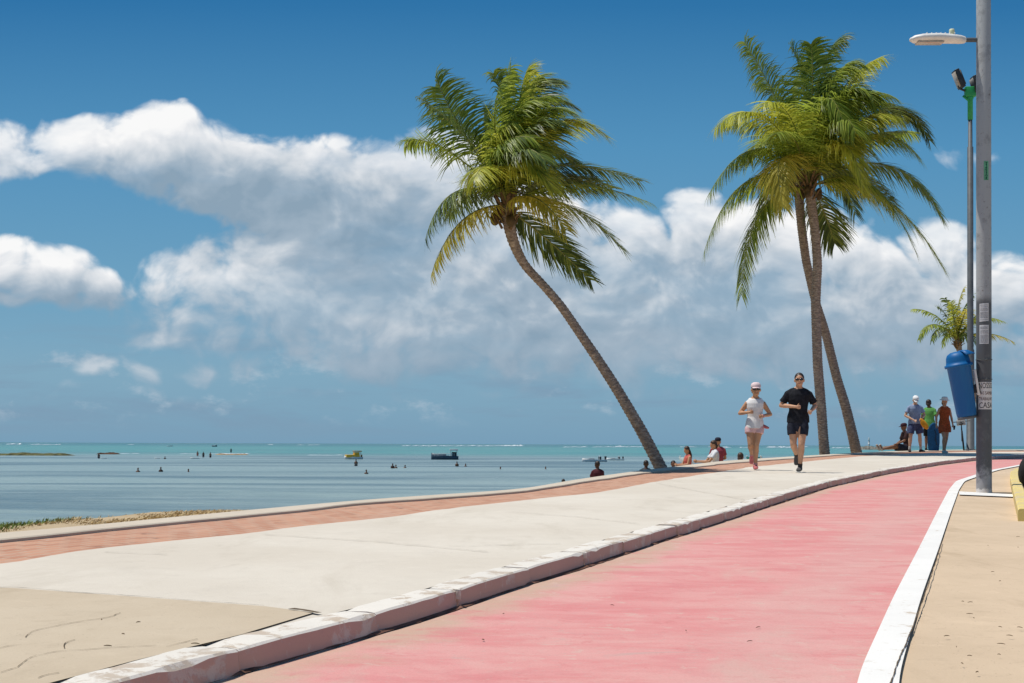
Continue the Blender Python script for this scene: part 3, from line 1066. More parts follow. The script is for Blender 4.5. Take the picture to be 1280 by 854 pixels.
def palm(label, tr_px, d0, d1, extra, fronds, lmax, width, dens, seed, group=None, wind=.5, droop=.75, nuts=6, young=5, crown_r=.16, depth_sp=1.0):
    rs = np.random.RandomState(seed)
    pr = trunk_pts(tr_px, d0, d1)
    bm, q = trunk_bm(pr, extra)
    root = thing('palm_tree', label, 'palm tree', loc=tuple(q[0, :3]), group=group)
    inv = Matrix.Translation(-Vector(q[0, :3]))
    bmesh.ops.transform(bm, matrix=inv, verts=bm.verts)
    link('trunk', bm, M_BARK, root)
    top_ = Vector(q[-1, :3])
    # fibrous crown shaft: sheaths of old leaf bases
    bm = bmesh.new()
    for i in range(26):
        a = i * 2.4
        h = rs.uniform(-.35, .28)
        e = Vector((math.cos(a), math.sin(a), 0))
        b0 = top_ + Vector((0, 0, h)) + e * crown_r * .5
        sweep(bm, [b0, b0 + e * crown_r * .6 + Vector((0, 0, .18)), b0 + e * crown_r * 1.3 + Vector((0, 0, rs.uniform(.15, .4)))],
              [(.05, .022), (.042, .018), (.018, .008)], side=e.cross(Vector((0, 0, 1))), seg=6)
    bmesh.ops.transform(bm, matrix=inv, verts=bm.verts)
    link('crown_shaft', bm, M_FIBRE, root)
    for i in range(nuts):
        a = i * 2.1 + seed
        bm = bmesh.new()
        ball(bm, top_ + Vector((math.cos(a) * crown_r * 1.25, math.sin(a) * crown_r * 1.25, -.12 + rs.uniform(-.12, .08))), (.085, .085, .11), 10, 8)
        bmesh.ops.transform(bm, matrix=inv, verts=bm.verts)
        link('coconut', bm, M_NUT, root)
    for (b0, m0, t0, dep, kind) in fronds:
        dm, dt = dep * .62 * depth_sp, dep * depth_sp
        P0 = at(b0[0], b0[1], d1) if b0 else top_ + Vector((rs.uniform(-.06, .06), rs.uniform(-.06, .06), rs.uniform(0, .25)))
        P1, P2 = at(m0[0], m0[1], d1 + dm), at(t0[0], t0[1], d1 + dt)
        bm = frond_bm(P0, P1, P2, rs, lmax * rs.uniform(.92, 1.08), width, dens, wind, droop)
        bmesh.ops.transform(bm, matrix=inv, verts=bm.verts)
        link('frond', bm, [LEAF[kind], M_STALK], root, smooth=False)
    return root


# ---- leaning palm on the beach side
z1 = lambda x, y: (480 + x * .37461, 60 + y * .37461)
FR1 = [(None, z1(*m_), z1(*t_), d_, k_) for m_, t_, d_, k_ in [
    ((255, 265), (172, 95), .3, 'green'), ((300, 330), (120, 165), -.9, 'dark'),
    ((215, 345), (72, 312), .4, 'green'), ((240, 480), (138, 640), -.4, 'dark'), ((262, 575), (158, 760), -.6, 'yellow'),
    ((400, 260), (425, 62), .2, 'green'), ((440, 210), (530, 95), .8, 'green'), ((470, 215), (628, 190), .5, 'dark'),
    ((430, 240), (590, 160), -.8, 'green'), ((370, 270), (395, 110), -1.0, 'green'), ((350, 330), (335, 200), 1.2, 'dark'),
    ((560, 262), (748, 300), -.5, 'lime'), ((560, 395), (855, 445), .3, 'dark'), ((600, 455), (882, 515), -.5, 'green'),
    ((610, 525), (800, 675), .2, 'green'), ((505, 500), (608, 610), -1.5, 'yellow'), ((545, 640), (690, 775), .9, 'dark'),
    ((470, 380), (560, 470), -1.6, 'lime'), ((380, 340), (500, 300), -1.4, 'green'), ((430, 310), (560, 300), 1.4, 'dark'),
    ((410, 280), (480, 180), -.3, 'green'), ((310, 470), (215, 560), 1.0, 'dark'), ((500, 345), (660, 400), .9, 'green'),
    ((355, 400), (300, 440), -1.5, 'lime'), ((470, 280), (545, 230), 1.0, 'green'),
    ((430, 330), (520, 420), -1.5, 'green'), ((400, 230), (365, 85), -.4, 'green'), ((450, 190), (480, 75), .1, 'lime'), ((480, 180), (575, 110), 1.2, 'dark'), ((500, 240), (640, 225), -.4, 'green'), ((480, 290), (600, 250), -1.1, 'dark'), ((300, 300), (190, 230), 1.0, 'dark'), ((560, 440), (760, 470), .9, 'dark'), ((450, 350), (540, 380), -1.7, 'dark'), ((395, 300), (450, 250), -1.0, 'lime')]]
TP1 = [(827.0, 587, 15.5), (802, 538.8, 14.2), (771, 486, 13), (744.3, 445, 12), (721, 411, 11.2), (700.6, 381, 10.8), (676, 353, 10.4), (655.6, 332.5, 10.6), (644, 310, 13), (637, 287, 15), (633, 262, 15)]
palm('leaning coconut palm with a curved trunk bent over the beach, left of the running pair', TP1, 25.6, 24.6, 1.9, FR1, .80, .70, 44, 3, wind=.8, droop=.8, nuts=4)

z2 = lambda x, y: (860 + x / 2.247, 20 + y / 2.247)
FR2 = [(None, z2(*m_), z2(*t_), d_, k_) for m_, t_, d_, k_ in [
    ((255, 250), (158, 72), .3, 'green'), ((215, 285), (75, 318), -.7, 'lime'), ((190, 375), (58, 505), -.4, 'green'),
    ((165, 465), (45, 665), .3, 'green'), ((205, 550), (150, 785), -.6, 'green'), ((262, 400), (268, 540), -1.8, 'yellow'),
    ((325, 220), (290, 88), .5, 'green'), ((365, 190), (430, 62), .3, 'dark'), ((420, 230), (545, 115), .9, 'lime'),
    ((460, 215), (540, 320), -1.5, 'green'), ((540, 265), (678, 350), .4, 'dark'), ((510, 335), (650, 400), -.9, 'green'),
    ((560, 420), (712, 565), .3, 'green'), ((540, 505), (716, 708), -.5, 'lime'), ((505, 470), (640, 665), -1.2, 'green'),
    ((385, 560), (412, 640), 1.6, 'dark'), ((430, 360), (490, 480), -2.0, 'lime'), ((385, 240), (445, 330), -2.0, 'green'),
    ((290, 290), (215, 245), -1.4, 'lime'), ((400, 210), (480, 130), -.8, 'green'), ((350, 200), (345, 80), -.5, 'green'), ((450, 250), (580, 230), -1.2, 'green'), ((480, 300), (600, 290), -1.6, 'lime'), ((420, 300), (470, 330), -2.2, 'green'), ((300, 350), (250, 330), -2.1, 'green')]]
FR3 = [(None, z2(*m_), z2(*t_), d_, k_) for m_, t_, d_, k_ in [
    ((235, 330), (110, 300), .8, 'dark'), ((240, 430), (120, 540), .8, 'dark'), ((270, 260), (205, 190), .9, 'green'), ((300, 230), (350, 100), 1.2, 'green'),
    ((370, 210), (470, 150), .8, 'green'), ((450, 270), (590, 260), .9, 'dark'), ((470, 350), (640, 330), 1.1, 'green'), ((450, 440), (580, 540), 1.2, 'dark'),
    ((245, 470), (190, 610), 1.1, 'dark'), ((300, 330), (330, 220), -1.2, 'green'), ((330, 300), (400, 180), -.9, 'green'), ((260, 350), (150, 400), -1.2, 'green'),
    ((400, 420), (470, 560), 1.6, 'dark'), ((350, 330), (280, 330), -1.9, 'lime'), ((410, 250), (510, 210), .2, 'green')]]
TPA = [(1030.8, 567.5, 13), (1029, 545, 12.0), (1026.5, 510, 12.2), (1022, 455, 11.8), (1019.5, 378, 11.6), (1024 - 2, 330, 11.2), (1019, 290, 11), (1014, 255, 12), (1012, 236, 13)]
TPB = [(1070.5, 565.5, 13.2), (1066, 545, 12.5), (1057, 508, 11.8), (1046, 473, 11.2), (1032, 416, 10.6), (1019, 376, 10.4), (1007.5, 326, 10.4), (1002, 285, 10.6), (999, 250, 11.5), (998, 232, 12)]
palm('straight nearer palm of the crossing pair, its slim trunk rising in front of the other', TPA, 40.9, 40.2, .12, FR2, 1.28, 1.0, 31, 21, wind=.4, droop=.9, nuts=10, crown_r=.22)
palm('second palm of the crossing pair, its trunk leaning behind the straight one from the right', TPB, 43.4, 41.6, .12, FR3, 1.25, 1.0, 27, 22, wind=.4, droop=.9, nuts=6, crown_r=.22)

z3 = lambda x, y: (1130 + x / 4.267, 340 + y / 4.267)
FR4 = [(None, z3(*m_), z3(*t_), d_, k_) for m_, t_, d_, k_ in [
    ((170, 235), (45, 198), .3, 'green'), ((160, 280), (80, 365), -.8, 'green'), ((230, 240), (180, 185), .9, 'dark'), ((285, 210), (320, 85), .4, 'yellow'),
    ((262, 230), (215, 140), -.6, 'dark'), ((390, 250), (535, 268), .4, 'green'), ((450, 330), (590, 378), -.3, 'yellow'), ((320, 230), (345, 200), -1.4, 'yellow'),
    ((200, 300), (150, 370), -1.0, 'dark'), ((270, 260), (250, 160), -1.0, 'lime'), ((350, 270), (430, 200), .8, 'green'), ((330, 330), (400, 390), -1.0, 'dark'), ((300, 240), (370, 120), .6, 'dark'), ((240, 330), (205, 400), .8, 'green')]]
TPC = [(1231, 562, 6.5), (1228, 530, 6), (1222, 500, 5.6), (1212, 470, 5.4), (1203, 450, 5.6), (1198.5, 436, 7), (1197.5, 428, 8)]
palm('small distant palm showing behind the grey lamp post and the blue litter bin', TPC, 70, 70, 2.0, FR4, .75, 1.6, 14, 31, wind=.4, droop=.9, nuts=0, crown_r=.2)


# ================================================================== STREET FURNITURE
M_GALV = plain('galvanised_grey', (.10, .11, .118), .55, .15, 6, .3)
M_DARKM = plain('dark_metal', (.03, .033, .036), .45, .2, 12, .4)
M_BLACKP = plain('black_plastic', (.018, .018, .02), .55, .2, 12, .35)
M_GREENP = plain('green_post_paint', (.03, .36, .10), .5, .15, 12, .4)
M_LAMPW = plain('lamp_white', (.74, .72, .68), .45, .08, 10, .4)
M_LENS = plain('lamp_lens', (.42, .36, .30), .2, .1, 20, .5)
M_PAPER = plain('sun_bleached_paper', (.62, .63, .64), .9, .1, 18, .1)
M_INK = plain('black_ink', (.02, .02, .022), .8, .1, 20, .1)

# --- main pole : painted steel with darker lower half and scuffed foot
m, nt, b = mat('lamp_post_paint', .5, .35)
p = nt.n('ShaderNodeTexCoord').outputs['Object']
zz = nt.n('ShaderNodeSeparateXYZ', {0: p}).outputs[2]
nz_ = nt.noise(p, 7, 6, .68)
c = nt.mix(nt.rng(nt.math('ADD', zz, nt.math('MULTIPLY', nz_, .12)), 2.48, 2.62), (.10, .105, .11), (.38, .395, .40))
c = nt.mix(nt.math('MULTIPLY', nt.rng(nz_, .50, .68), .5), c, (.16, .165, .17))
foot = nt.math('ADD', zz, nt.math('MULTIPLY', nt.math('SUBTRACT', nt.noise(p, 10, 6, .75), .5), 1.0))
c = nt.mix(nt.math('MULTIPLY', nt.rng(foot, .42, .08), .8), c, (.42, .43, .44))
c = nt.mix(nt.rng(nt.math('ADD', zz, nt.math('MULTIPLY', nt.noise(p, 22, 4, .7), .12)), .115, .08), c, (.78, .78, .77))
c = nt.mix(nt.math('MULTIPLY', nt.rng(nt.noise(p, 30, 5, .7), .60, .68), .6), c, (.10, .06, .04))
setc(nt, b, c)
bump(nt, b, nz_, .15, .004)
M_POST = m

PD = 18.4
pb = at(1230, 617.5, PD)
pb.z = zg(PD)
post = thing('lamp_post', 'tall grey street lamp post with posters, standing at the edge of the pink path', 'lamp post', loc=tuple(pb))
post.rotation_euler = (0, R(-.28), 0)
PR = .0985
bm = bmesh.new()
lathe(bm, [(PR * 1.03, -.05), (PR * 1.03, 0.0), (PR, .05), (PR * .98, 2.0), (PR * .95, 4.5), (PR * .90, 8.2), (PR * .55, 8.25)], 32)
link('pole', bm, M_POST, post)
ppx = F / PD


def pz(v): return (CV + (1228 - CU) * ROLL - v) / ppx + CAMZ - pb.z   # height on the pole at a photo row


za = pz(50)
bm = bmesh.new()
sweep(bm, [(-PR * .5, 0, za), (-.16, 0, za), (-.29, 0, za + .0)], .030, side=(0, 1, 0), seg=12)
link('arm', bm, M_GALV, post)
bm = bmesh.new()
x0, x1 = -.27, -.93
prof = [(0, .050, .05), (.05, .085, .052), (.25, .105, .058), (.5, .12, .060), (.8, .125, .056), (.95, .10, .045), (1.0, .055, .028)]
sweep(bm, [(x0 + (x1 - x0) * f, 0, za + .002 + .02 * math.sin(f * 3)) for f, w, h in prof], [(w, h) for f, w, h in prof], side=(0, 1, 0), seg=18)
for k_ in range(7):
    f = .18 + k_ * .09
    box(bm, (x0 + (x1 - x0) * f, 0, za + .075), (.010, .12, .012))
head = link('lamp_head', bm, M_LAMPW, post)
bm = bmesh.new()
box(bm, (-.70, 0, za - .040), (.34, .16, .018), bev=.006)
link('lens', bm, M_LENS, head)
bm = bmesh.new()
lathe(bm, [(.032, 0), (.036, .01), (.036, .05), (.03, .066), (.012, .072)], 16, Matrix.Translation((-.41, 0, za + .072)))
link('photocell', bm, plain('photocell_cream', (.62, .64, .42), .5, .1), head)


def wrap(bm_in, r, z, ang, name, m, parent):
    """bend a flat x/z sheet round the pole; ang 0 faces the camera"""
    for v in bm_in.verts:
        a = ang + v.co.x / r
        rr = r + v.co.y
        v.co = Vector((rr * math.sin(a), -rr * math.cos(a), z + v.co.z))
    return link(name, bm_in, m, parent)


def sheet(w, h, n=12, t=.0015):
    bm = bmesh.new()
    bmesh.ops.create_grid(bm, x_segments=n, y_segments=2, size=.5)
    for v in bm.verts: v.co = Vector((v.co.x * w, t, v.co.y * h))
    return bm


def text_bm(s, size, w=None, sx=1.0):
    cu = bpy.data.curves.new('txt', 'FONT')
    cu.body = s
    cu.size = size
    cu.align_x = 'CENTER'
    cu.align_y = 'CENTER'
    cu.resolution_u = 2
    o = bpy.data.objects.new('txt', cu)
    COL.objects.link(o)
    bpy.context.view_layer.update()
    me = bpy.data.meshes.new_from_object(o.evaluated_get(bpy.context.evaluated_depsgraph_get()))
    bpy.data.objects.remove(o)
    bm = bmesh.new()
    bm.from_mesh(me)
    bpy.data.meshes.remove(me)
    xs_ = [v.co.x for v in bm.verts]
    k_ = (w / (max(xs_) - min(xs_))) if w else sx
    for v in bm.verts: v.co = Vector((v.co.x * k_, 0, v.co.y))
    return bm


def lines_on(parent, r, ang, z, w, h, rows, rs, lift):
    """small printed lines too fine to read"""
    bm = bmesh.new()
    y = h / 2 - .012
    while y > -h / 2 + .01:
        x = -w / 2 + .012
        while x < w / 2 - .012:
            l = rs.uniform(.006, .02)
            e = min(w / 2 - .01, x + l)
            vs_ = [bm.verts.new((a_, lift, b__)) for a_, b__ in ((x, y), (e, y), (e, y - rows * .45), (x, y - rows * .45))]
            bm.faces.new(vs_)
            x = e + .004
        y -= rows * (1.0 if rs.rand() < .8 else 1.9)
    return wrap(bm, r, z, ang, 'printing', plain('grey_print', (.16, .17, .19), .9, .1), parent)


rs = np.random.RandomState(12)
for v0, v1, w, tilt in ((380, 402.5, .118, .08), (407, 430.5, .118, 0)):
    bm = sheet(w, (v1 - v0) / ppx)
    for v in bm.verts: v.co.z += v.co.x * tilt
    nt_ = wrap(bm, PR * .975, pz((v0 + v1) / 2), -.28, 'notice', M_PAPER, post)
    pr_ = lines_on(nt_, PR * .975, -.28, pz((v0 + v1) / 2), w, (v1 - v0) / ppx * .92, .012, rs, .003)
# poster with four lines of bold black lettering
zc_, hh_ = pz(495), 34 / ppx
pst = wrap(sheet(.21, hh_, 24), PR * .978, zc_, .0, 'poster', plain('poster_paper', (.70, .68, .65), .9, .08), post)
M_MAROON = plain('maroon_ink', (.10, .02, .02), .8, .1)
for txt, row, sz, mm in (('NOSSO', .36, .105, M_INK), ('MAS SAMBA', .09, .062, M_MAROON), ('TRABALHO', -.12, .058, M_MAROON), ('CASA', -.36, .105, M_INK)):
    bm = text_bm(txt, sz, .185)
    bmesh.ops.triangulate(bm, faces=bm.faces)
    bmesh.ops.subdivide_edges(bm, edges=bm.edges, cuts=1)
    for v in bm.verts: v.co += Vector((0, .0035, row * hh_))
    wrap(bm, PR * .978, zc_, 0, 'lettering', mm, pst)
# small green stencilled code
zg_ = pz(215)
bm = sheet(.062, .245, 6)
grn = wrap(bm, PR * .952, zg_, .02, 'green_tag', plain('green_stencil', (.14, .40, .24), .8, .2), post)
bm = bmesh.new()
rs = np.random.RandomState(3)
for i in range(11):
    z_ = -.115 + i * .021
    w0_ = .006 + .018 * rs.rand()
    w1_ = .006 + .018 * rs.rand()
    vs_ = [bm.verts.new((a_, .003, b__)) for a_, b__ in ((-w0_, z_), (w1_, z_), (w1_ * .6, z_ + .012), (-w0_ * .6, z_ + .012))]
    bm.faces.new(vs_)
    if i < 10:
        bm.faces.new([bm.verts.new((a_, .003, b__)) for a_, b__ in ((-.004, z_ + .012), (.004, z_ + .012), (.004, z_ + .021), (-.004, z_ + .021))])
bmesh.ops.remove_doubles(bm, verts=bm.verts, dist=.0005)
wrap(bm, PR * .952, zg_, .02, 'code_marks', plain('dark_green_ink', (.02, .12, .07), .8, .1), grn)
# wire ties holding the bin
for v in (450, 474.5):
    bm = bmesh.new()
    zt = pz(v)
    n = 28
    sweep(bm, [((PR + .004) * math.cos(2 * math.pi * i / n), (PR + .004) * math.sin(2 * math.pi * i / n), zt + .006 * math.sin(i * 1.7)) for i in range(n + 1)], .0035, side=(0, 0, 1), seg=6)
    sweep(bm, [(-.02, -PR - .012, zt - .012), (.0, -PR - .016, zt + .014), (.02, -PR - .012, zt - .008)], .004, side=(0, 0, 1), seg=6)
    link('wire_tie', bm, M_GALV, post)

# --- blue litter bin hung askew on the pole
z4 = lambda x, y: (1130 + x / 4.267, 340 + y / 4.267)
bt, bb = z4(291, 497), z4(335, 770)
Pt, Pb = at(*bt, PD - .02), at(*bb, PD - .02)
ax = (Pt - Pb)
Hb = ax.length
az_ = ax.normalized(); bx_ = (Vector((1, -.15, 0)) - az_ * az_.dot(Vector((1, -.15, 0)))).normalized()
rot = Matrix((bx_, az_.cross(bx_), az_)).transposed()
bin_ = thing('litter_bin', 'blue plastic litter bin hanging askew from the grey lamp post', 'litter bin', loc=tuple(Pb))
bin_.rotation_euler = rot.to_euler()
m, nt, b = mat('blue_plastic', .5, .3)
p = nt.n('ShaderNodeTexCoord').outputs['Object']
setc(nt, b, nt.mix(nt.math('MULTIPLY', nt.rng(nt.noise(nt.scale(p, 6, 6, 1.2), 2, 6, .65), .45, .75), .4), (.003, .105, .31), (.012, .16, .37)))
bump(nt, b, nt.noise(p, 9, 3), .1, .004)
M_BLUE = m
bm = bmesh.new()
r_b, r_t = .122, .150
lathe(bm, [(r_b * .6, .004), (r_b * .96, .0), (r_b, .02), (r_b + .004, .05), (r_t, Hb - .03), (r_t + .008, Hb - .02), (r_t + .008, Hb)], 32)
link('bin_body', bm, M_BLUE, bin_)
bm = bmesh.new()
lathe(bm, [(r_b * .9, -.035), (r_b * .98, -.03), (r_b * .98, -.001), (r_b * .9, .001)], 28)
link('base_ring', bm, M_GALV, bin_)
bm = bmesh.new()
lathe(bm, [(r_t + .022, Hb - .028), (r_t + .028, Hb - .012), (r_t + .026, Hb + .012), (r_t + .006, Hb + .016), (r_t, Hb + .05), (r_t * .96, Hb + .10), (r_t * .84, Hb + .14), (r_t * .55, Hb + .168), (r_t * .2, Hb + .176)], 32)
# hood flap rising over the mouth towards the post
for sgn in (0,):
    rows = []
    for i in range(9):
        a = -1.15 + 2.3 * i / 8
        cs, sn = math.cos(a), math.sin(a)
        rows.append([bm.verts.new((r_ * cs, r_ * sn, z_)) for r_, z_ in ((r_t * .55, Hb + .185), (r_t * .95, Hb + .175), (r_t * 1.28 + .03 * cs, Hb + .125), (r_t * 1.28 + .03 * cs, Hb + .112), (r_t * .92, Hb + .155), (r_t * .5, Hb + .16))])
    for a_, b_ in zip(rows, rows[1:]):
        for j in range(6): bm.faces.new((a_[j], b_[j], b_[(j + 1) % 6], a_[(j + 1) % 6]))
    bm.faces.new(list(reversed(rows[0])))
    bm.faces.new(rows[-1])
bmesh.ops.recalc_face_normals(bm, faces=bm.faces)
link('lid', bm, M_BLUE, bin_)
bm = bmesh.new()
box(bm, (r_t + .035, .0, Hb * .62), (.03, .10, Hb * .5), bev=.006)
link('back_plate', bm, M_LAMPW, bin_)
bm = bmesh.new()
box(bm, (r_t + .02, .0, Hb * .50), (.085, .07, .11), bev=.008)
link('bracket', bm, M_BLACKP, bin_)

# --- second, slimmer post with floodlights on a green top
D2_ = 49.0
q = at(1213, 563.5, D2_)
q.z = zg(D2_, H_PROM)
fl = thing('floodlight_post', 'slim grey post with a green top carrying floodlights, behind the blue bin', 'lamp post', loc=tuple(q))
fl.rotation_euler = (0, R(-.25), 0)
pp2 = F / D2_
pz2 = lambda v: (CV + (1213 - CU) * ROLL - v) / pp2 + CAMZ - q.z
h_t, h_g, h_d = pz2(118), pz2(150), pz2(184)
bm = bmesh.new()
lathe(bm, [(.20, 0), (.20, .03), (.135, .05), (.128, h_d * .33), (.105, h_d * .335), (.10, h_d), (.075, h_d + .01), (.07, h_g)], 20)
link('pole', bm, M_GALV, fl)
bm = bmesh.new()
lathe(bm, [(.09, h_g), (.09, h_t - .2), (.11, h_t - .15), (.11, h_t)], 16)
box(bm, (.0, 0, h_t + .08), (.36, .24, .34), bev=.02)
box(bm, (-.12, 0, h_t - .16), (.34, .06, .06), Matrix.Rotation(.7, 3, 'Y'))
link('green_bracket', bm, M_GREENP, fl)
for k_, (xx, zz_, ry, rzz) in enumerate(((-.40, .52, -.38, 0), (.20, .30, .25, 3.14))):
    bm = bmesh.new()
    rr = Matrix.Rotation(rzz, 3, 'Z') @ Matrix.Rotation(ry, 3, 'Y')
    box(bm, (xx, 0, h_t + zz_), (.16, .42, .66), rr, bev=.02)
    for j in range(5): box(bm, Vector((xx, 0, h_t + zz_)) + rr @ Vector((.10, -.16 + j * .08, 0)), (.05, .015, .52), rr)
    sweep(bm, [(xx * .3, 0, h_t + .1), (xx * .8, 0, h_t + zz_ - .34), (xx, 0, h_t + zz_ - .25)], .04, seg=8)
    f_ = link('floodlight', bm, M_DARKM, fl)
    bm = bmesh.new()
    box(bm, Vector((xx, 0, h_t + zz_)) + rr @ Vector((-.09, 0, 0)), (.012, .36, .54), rr)
    link('glass', bm, M_LENS, f_)

# --- bicycle leaning on that post, seen end on
M_TYRE = plain('tyre_rubber', (.02, .02, .02), .85, .2)
bx = at(1205, 563.2, 48.3)
bx.z = zg(48.3, H_PROM)
bike = thing('bicycle', 'dark bicycle leaning against the slim floodlight post', 'bicycle', loc=tuple(bx), rz=R(78))
bike.rotation_euler = (R(-6), 0, R(72))


def ring_bm(bm, c, r, t, n=28, mi=0):
    pts = [(c[0] + r * math.cos(2 * math.pi * i / n), c[1], c[2] + r * math.sin(2 * math.pi * i / n)) for i in range(n + 1)]
    sweep(bm, pts, t, side=(0, 1, 0), seg=7, mi=mi)


for xw_ in (-.52, .52):
    bm = bmesh.new()
    ring_bm(bm, (xw_, 0, .34), .33, .024)
    w_ = link('wheel', bm, M_TYRE, bike)
    bm = bmesh.new()
    ring_bm(bm, (xw_, 0, .34), .30, .009)
    for i in range(12):
        a = i * math.pi / 6
        sweep(bm, [(xw_, 0, .34), (xw_ + .3 * math.cos(a), 0, .34 + .3 * math.sin(a))], .002, side=(0, 1, 0), seg=4)
    link('rim', bm, M_GALV, w_)
bm = bmesh.new()
BBk, ST, HT, HB = (-.05, 0, .29), (-.2, 0, .82), (.36, 0, .84), (.40, 0, .68)
for a_, b_ in ((BBk, ST), (ST, HT), (BBk, HB), (HT, HB), (BBk, (-.52, .03, .34)), (ST, (-.52, .03, .34)), (HB, (.52, .03, .34)), ((.36, 0, .84), (.33, 0, .98))):
    sweep(bm, [a_, b_], .017, side=(0, 1, 0), seg=8)
link('frame', bm, M_BLACKP, bike)
bm = bmesh.new()
sweep(bm, [(.30, -.29, 1.0), (.36, -.12, 1.0), (.33, 0, .98), (.36, .12, 1.0), (.30, .29, 1.0)], .014, side=(0, 0, 1), seg=8)
link('handlebar', bm, M_DARKM, bike)
bm = bmesh.new()
sweep(bm, [(-.34, 0, .91), (-.22, 0, .92), (-.06, 0, .915)], [(.085, .03), (.06, .03), (.02, .02)], side=(0, 1, 0), seg=10)
sweep(bm, [(-.2, 0, .82), (-.215, 0, .9)], .013, side=(0, 1, 0), seg=8)
link('saddle', bm, M_BLACKP, bike)
bm = bmesh.new()
box(bm, (.47, 0, .97), (.26, .30, .20), bev=.02)
link('basket', bm, plain('bag_grey_white', (.45, .45, .43), .8, .3, 16), bike)

# --- yellow kerb corner with a dark hollow at the right edge
M_PIT = plain('dark_soil', (.035, .028, .022), .95, .4, 12, .1)
yk = [pick(1272.5, 650, H_ROAD), pick(1266, 620, H_ROAD), pick(1262.5, 604, H_ROAD), pick(1263, 596.5, H_ROAD), pick(1268, 592.8, H_ROAD), pick(1290, 590, H_ROAD)]
a = np.array([(q_.x, q_.y) for q_ in yk])
a = resample(a, 60)
bm = bmesh.new()
inn = offset(a, -.13)
rows = []
for o_, i_ in zip(a, inn):
    z_ = zg(o_[1])
    rows.append([bm.verts.new((x_[0], x_[1], zq)) for x_, zq in ((o_, z_ - .02), (o_, z_ + .085), (o_ * .88 + i_ * .12, z_ + .10), (o_ * .12 + i_ * .88, z_ + .10), (i_, z_ + .085), (i_, z_ - .05))])
for r1, r2 in zip(rows, rows[1:]):
    for j in range(5): bm.faces.new((r1[j], r1[j + 1], r2[j + 1], r2[j]))
for r_ in (rows[0], rows[-1]): bm.faces.new(r_)
bmesh.ops.recalc_face_normals(bm, faces=bm.faces)
o = link('planter_kerb', bm, M_YELLOW, smooth=False)
tag(o, 'yellow painted kerb curving round a dark hollow beside the lamp post', 'kerb')
tq = pick(1283, 612, H_ROAD)
ty = thing('tyre', 'old black tyre with a grey hub lying inside the yellow kerb', 'tyre', loc=(tq.x + .12, tq.y, zg(tq.y) + .22))
ty.rotation_euler = (0, R(-14), R(25))
bm = bmesh.new()
ring_bm(bm, (0, 0, 0), .19, .085, 36)
link('tread', bm, M_TYRE, ty)
bm = bmesh.new()
lathe(bm, [(.03, -.05), (.12, -.045), (.13, 0), (.12, .045), (.03, .05)], 24, Matrix.Rotation(R(90), 4, 'X'))
link('hub', bm, M_GALV, ty)


# ================================================================== PEOPLE
SKIN = lambda n, c: plain('skin_' + n, c, .55, .08, 20, .3)
SK_TAN = SKIN('tan', (.54, .285, .16))
SK_FAIR = SKIN('fair', (.60, .36, .24))
SK_BROWN = SKIN('brown', (.22, .105, .06))
SK_DARK = SKIN('dark', (.085, .042, .028))
CLOTH = lambda n, c, v=.14: plain('cloth_' + n, c, .85, v, 22, .15)
HAIR_D = plain('hair_dark', (.032, .020, .014), .5, .3, 40, .4)
HAIR_B = plain('hair_brown', (.07, .038, .022), .5, .3, 40, .4)
M_SHADES = plain('sunglasses', (.012, .012, .014), .15, .1, 10, .6)
V = Vector


def lerp(a, b, t): return V(a) * (1 - t) + V(b) * t


# joints, metres, figure 1.70 m tall, facing -Y ; x>0 is the viewer's right
STAND = dict(head=(0, 0, 1.585), neck=(0, .015, 1.44), chest=(0, .01, 1.24), waist=(0, .015, 1.06), hip=(0, .01, .92),
             shA=(-.165, .01, 1.355), shB=(.165, .01, 1.355), elA=(-.235, .03, 1.10), elB=(.235, .03, 1.10), haA=(-.235, -.05, .85), haB=(.235, -.05, .85),
             hiA=(-.085, .01, .90), hiB=(.085, .01, .90), knA=(-.095, -.01, .49), knB=(.095, -.01, .49), anA=(-.095, .03, .085), anB=(.095, .03, .085),
             toA=(-.115, -.13, .03), toB=(.115, -.13, .03))


def J(**k):
    d = dict(STAND)
    d.update(k)
    return {a: V(b) for a, b in d.items()}


def hand_bm(bm, wrist, frm, curl, vox, thumb_side, hs=1.0):
    """palm, four unequal fingers bent at the knuckle, thumb leaving the side of the palm"""
    d = (V(wrist) - V(frm)).normalized()
    sd = d.cross(V((0, 1, 0)))
    if sd.length < .2: sd = d.cross(V((0, 0, 1)))
    sd.normalize()
    sd *= thumb_side
    nn = d.cross(sd) * thumb_side
    if nn.y > 0 and abs(nn.y) > .3: nn = -nn
    w = V(wrist)
    sweep(bm, [w - d * .01, w + d * .035 * hs, w + d * .085 * hs], [(.024 * hs, .018 * hs), (.038 * hs, .016 * hs), (.040 * hs, .015 * hs)], side=sd, seg=10)
    fr = max(.0085 * hs, vox * .62)
    for i, (off, ln) in enumerate(((.031, .070), (.011, .080), (-.011, .074), (-.030, .058))):
        b0 = w + d * .080 * hs + sd * off * hs
        ln *= hs
        a1, a2 = curl * .8, curl * 1.9
        k1 = b0 + (d * math.cos(a1) + nn * math.sin(a1)) * ln * .48
        k2 = k1 + (d * math.cos(a2) + nn * math.sin(a2)) * ln * .52
        sweep(bm, [b0 - d * .02, b0, k1, k2], [fr, fr, fr * .95, fr * .8], side=sd, seg=8)
    t0 = w + d * .028 * hs + sd * .030 * hs
    t1 = t0 + (sd * .75 + d * .6 + nn * .3).normalized() * .038 * hs
    t2 = t1 + (d * .85 + sd * .1 + nn * .5 * min(1, curl)).normalized() * .032 * hs
    sweep(bm, [t0 - sd * .015, t0, t1, t2], [fr * 1.2, fr * 1.2, fr * 1.05, fr * .85], side=d, seg=8)


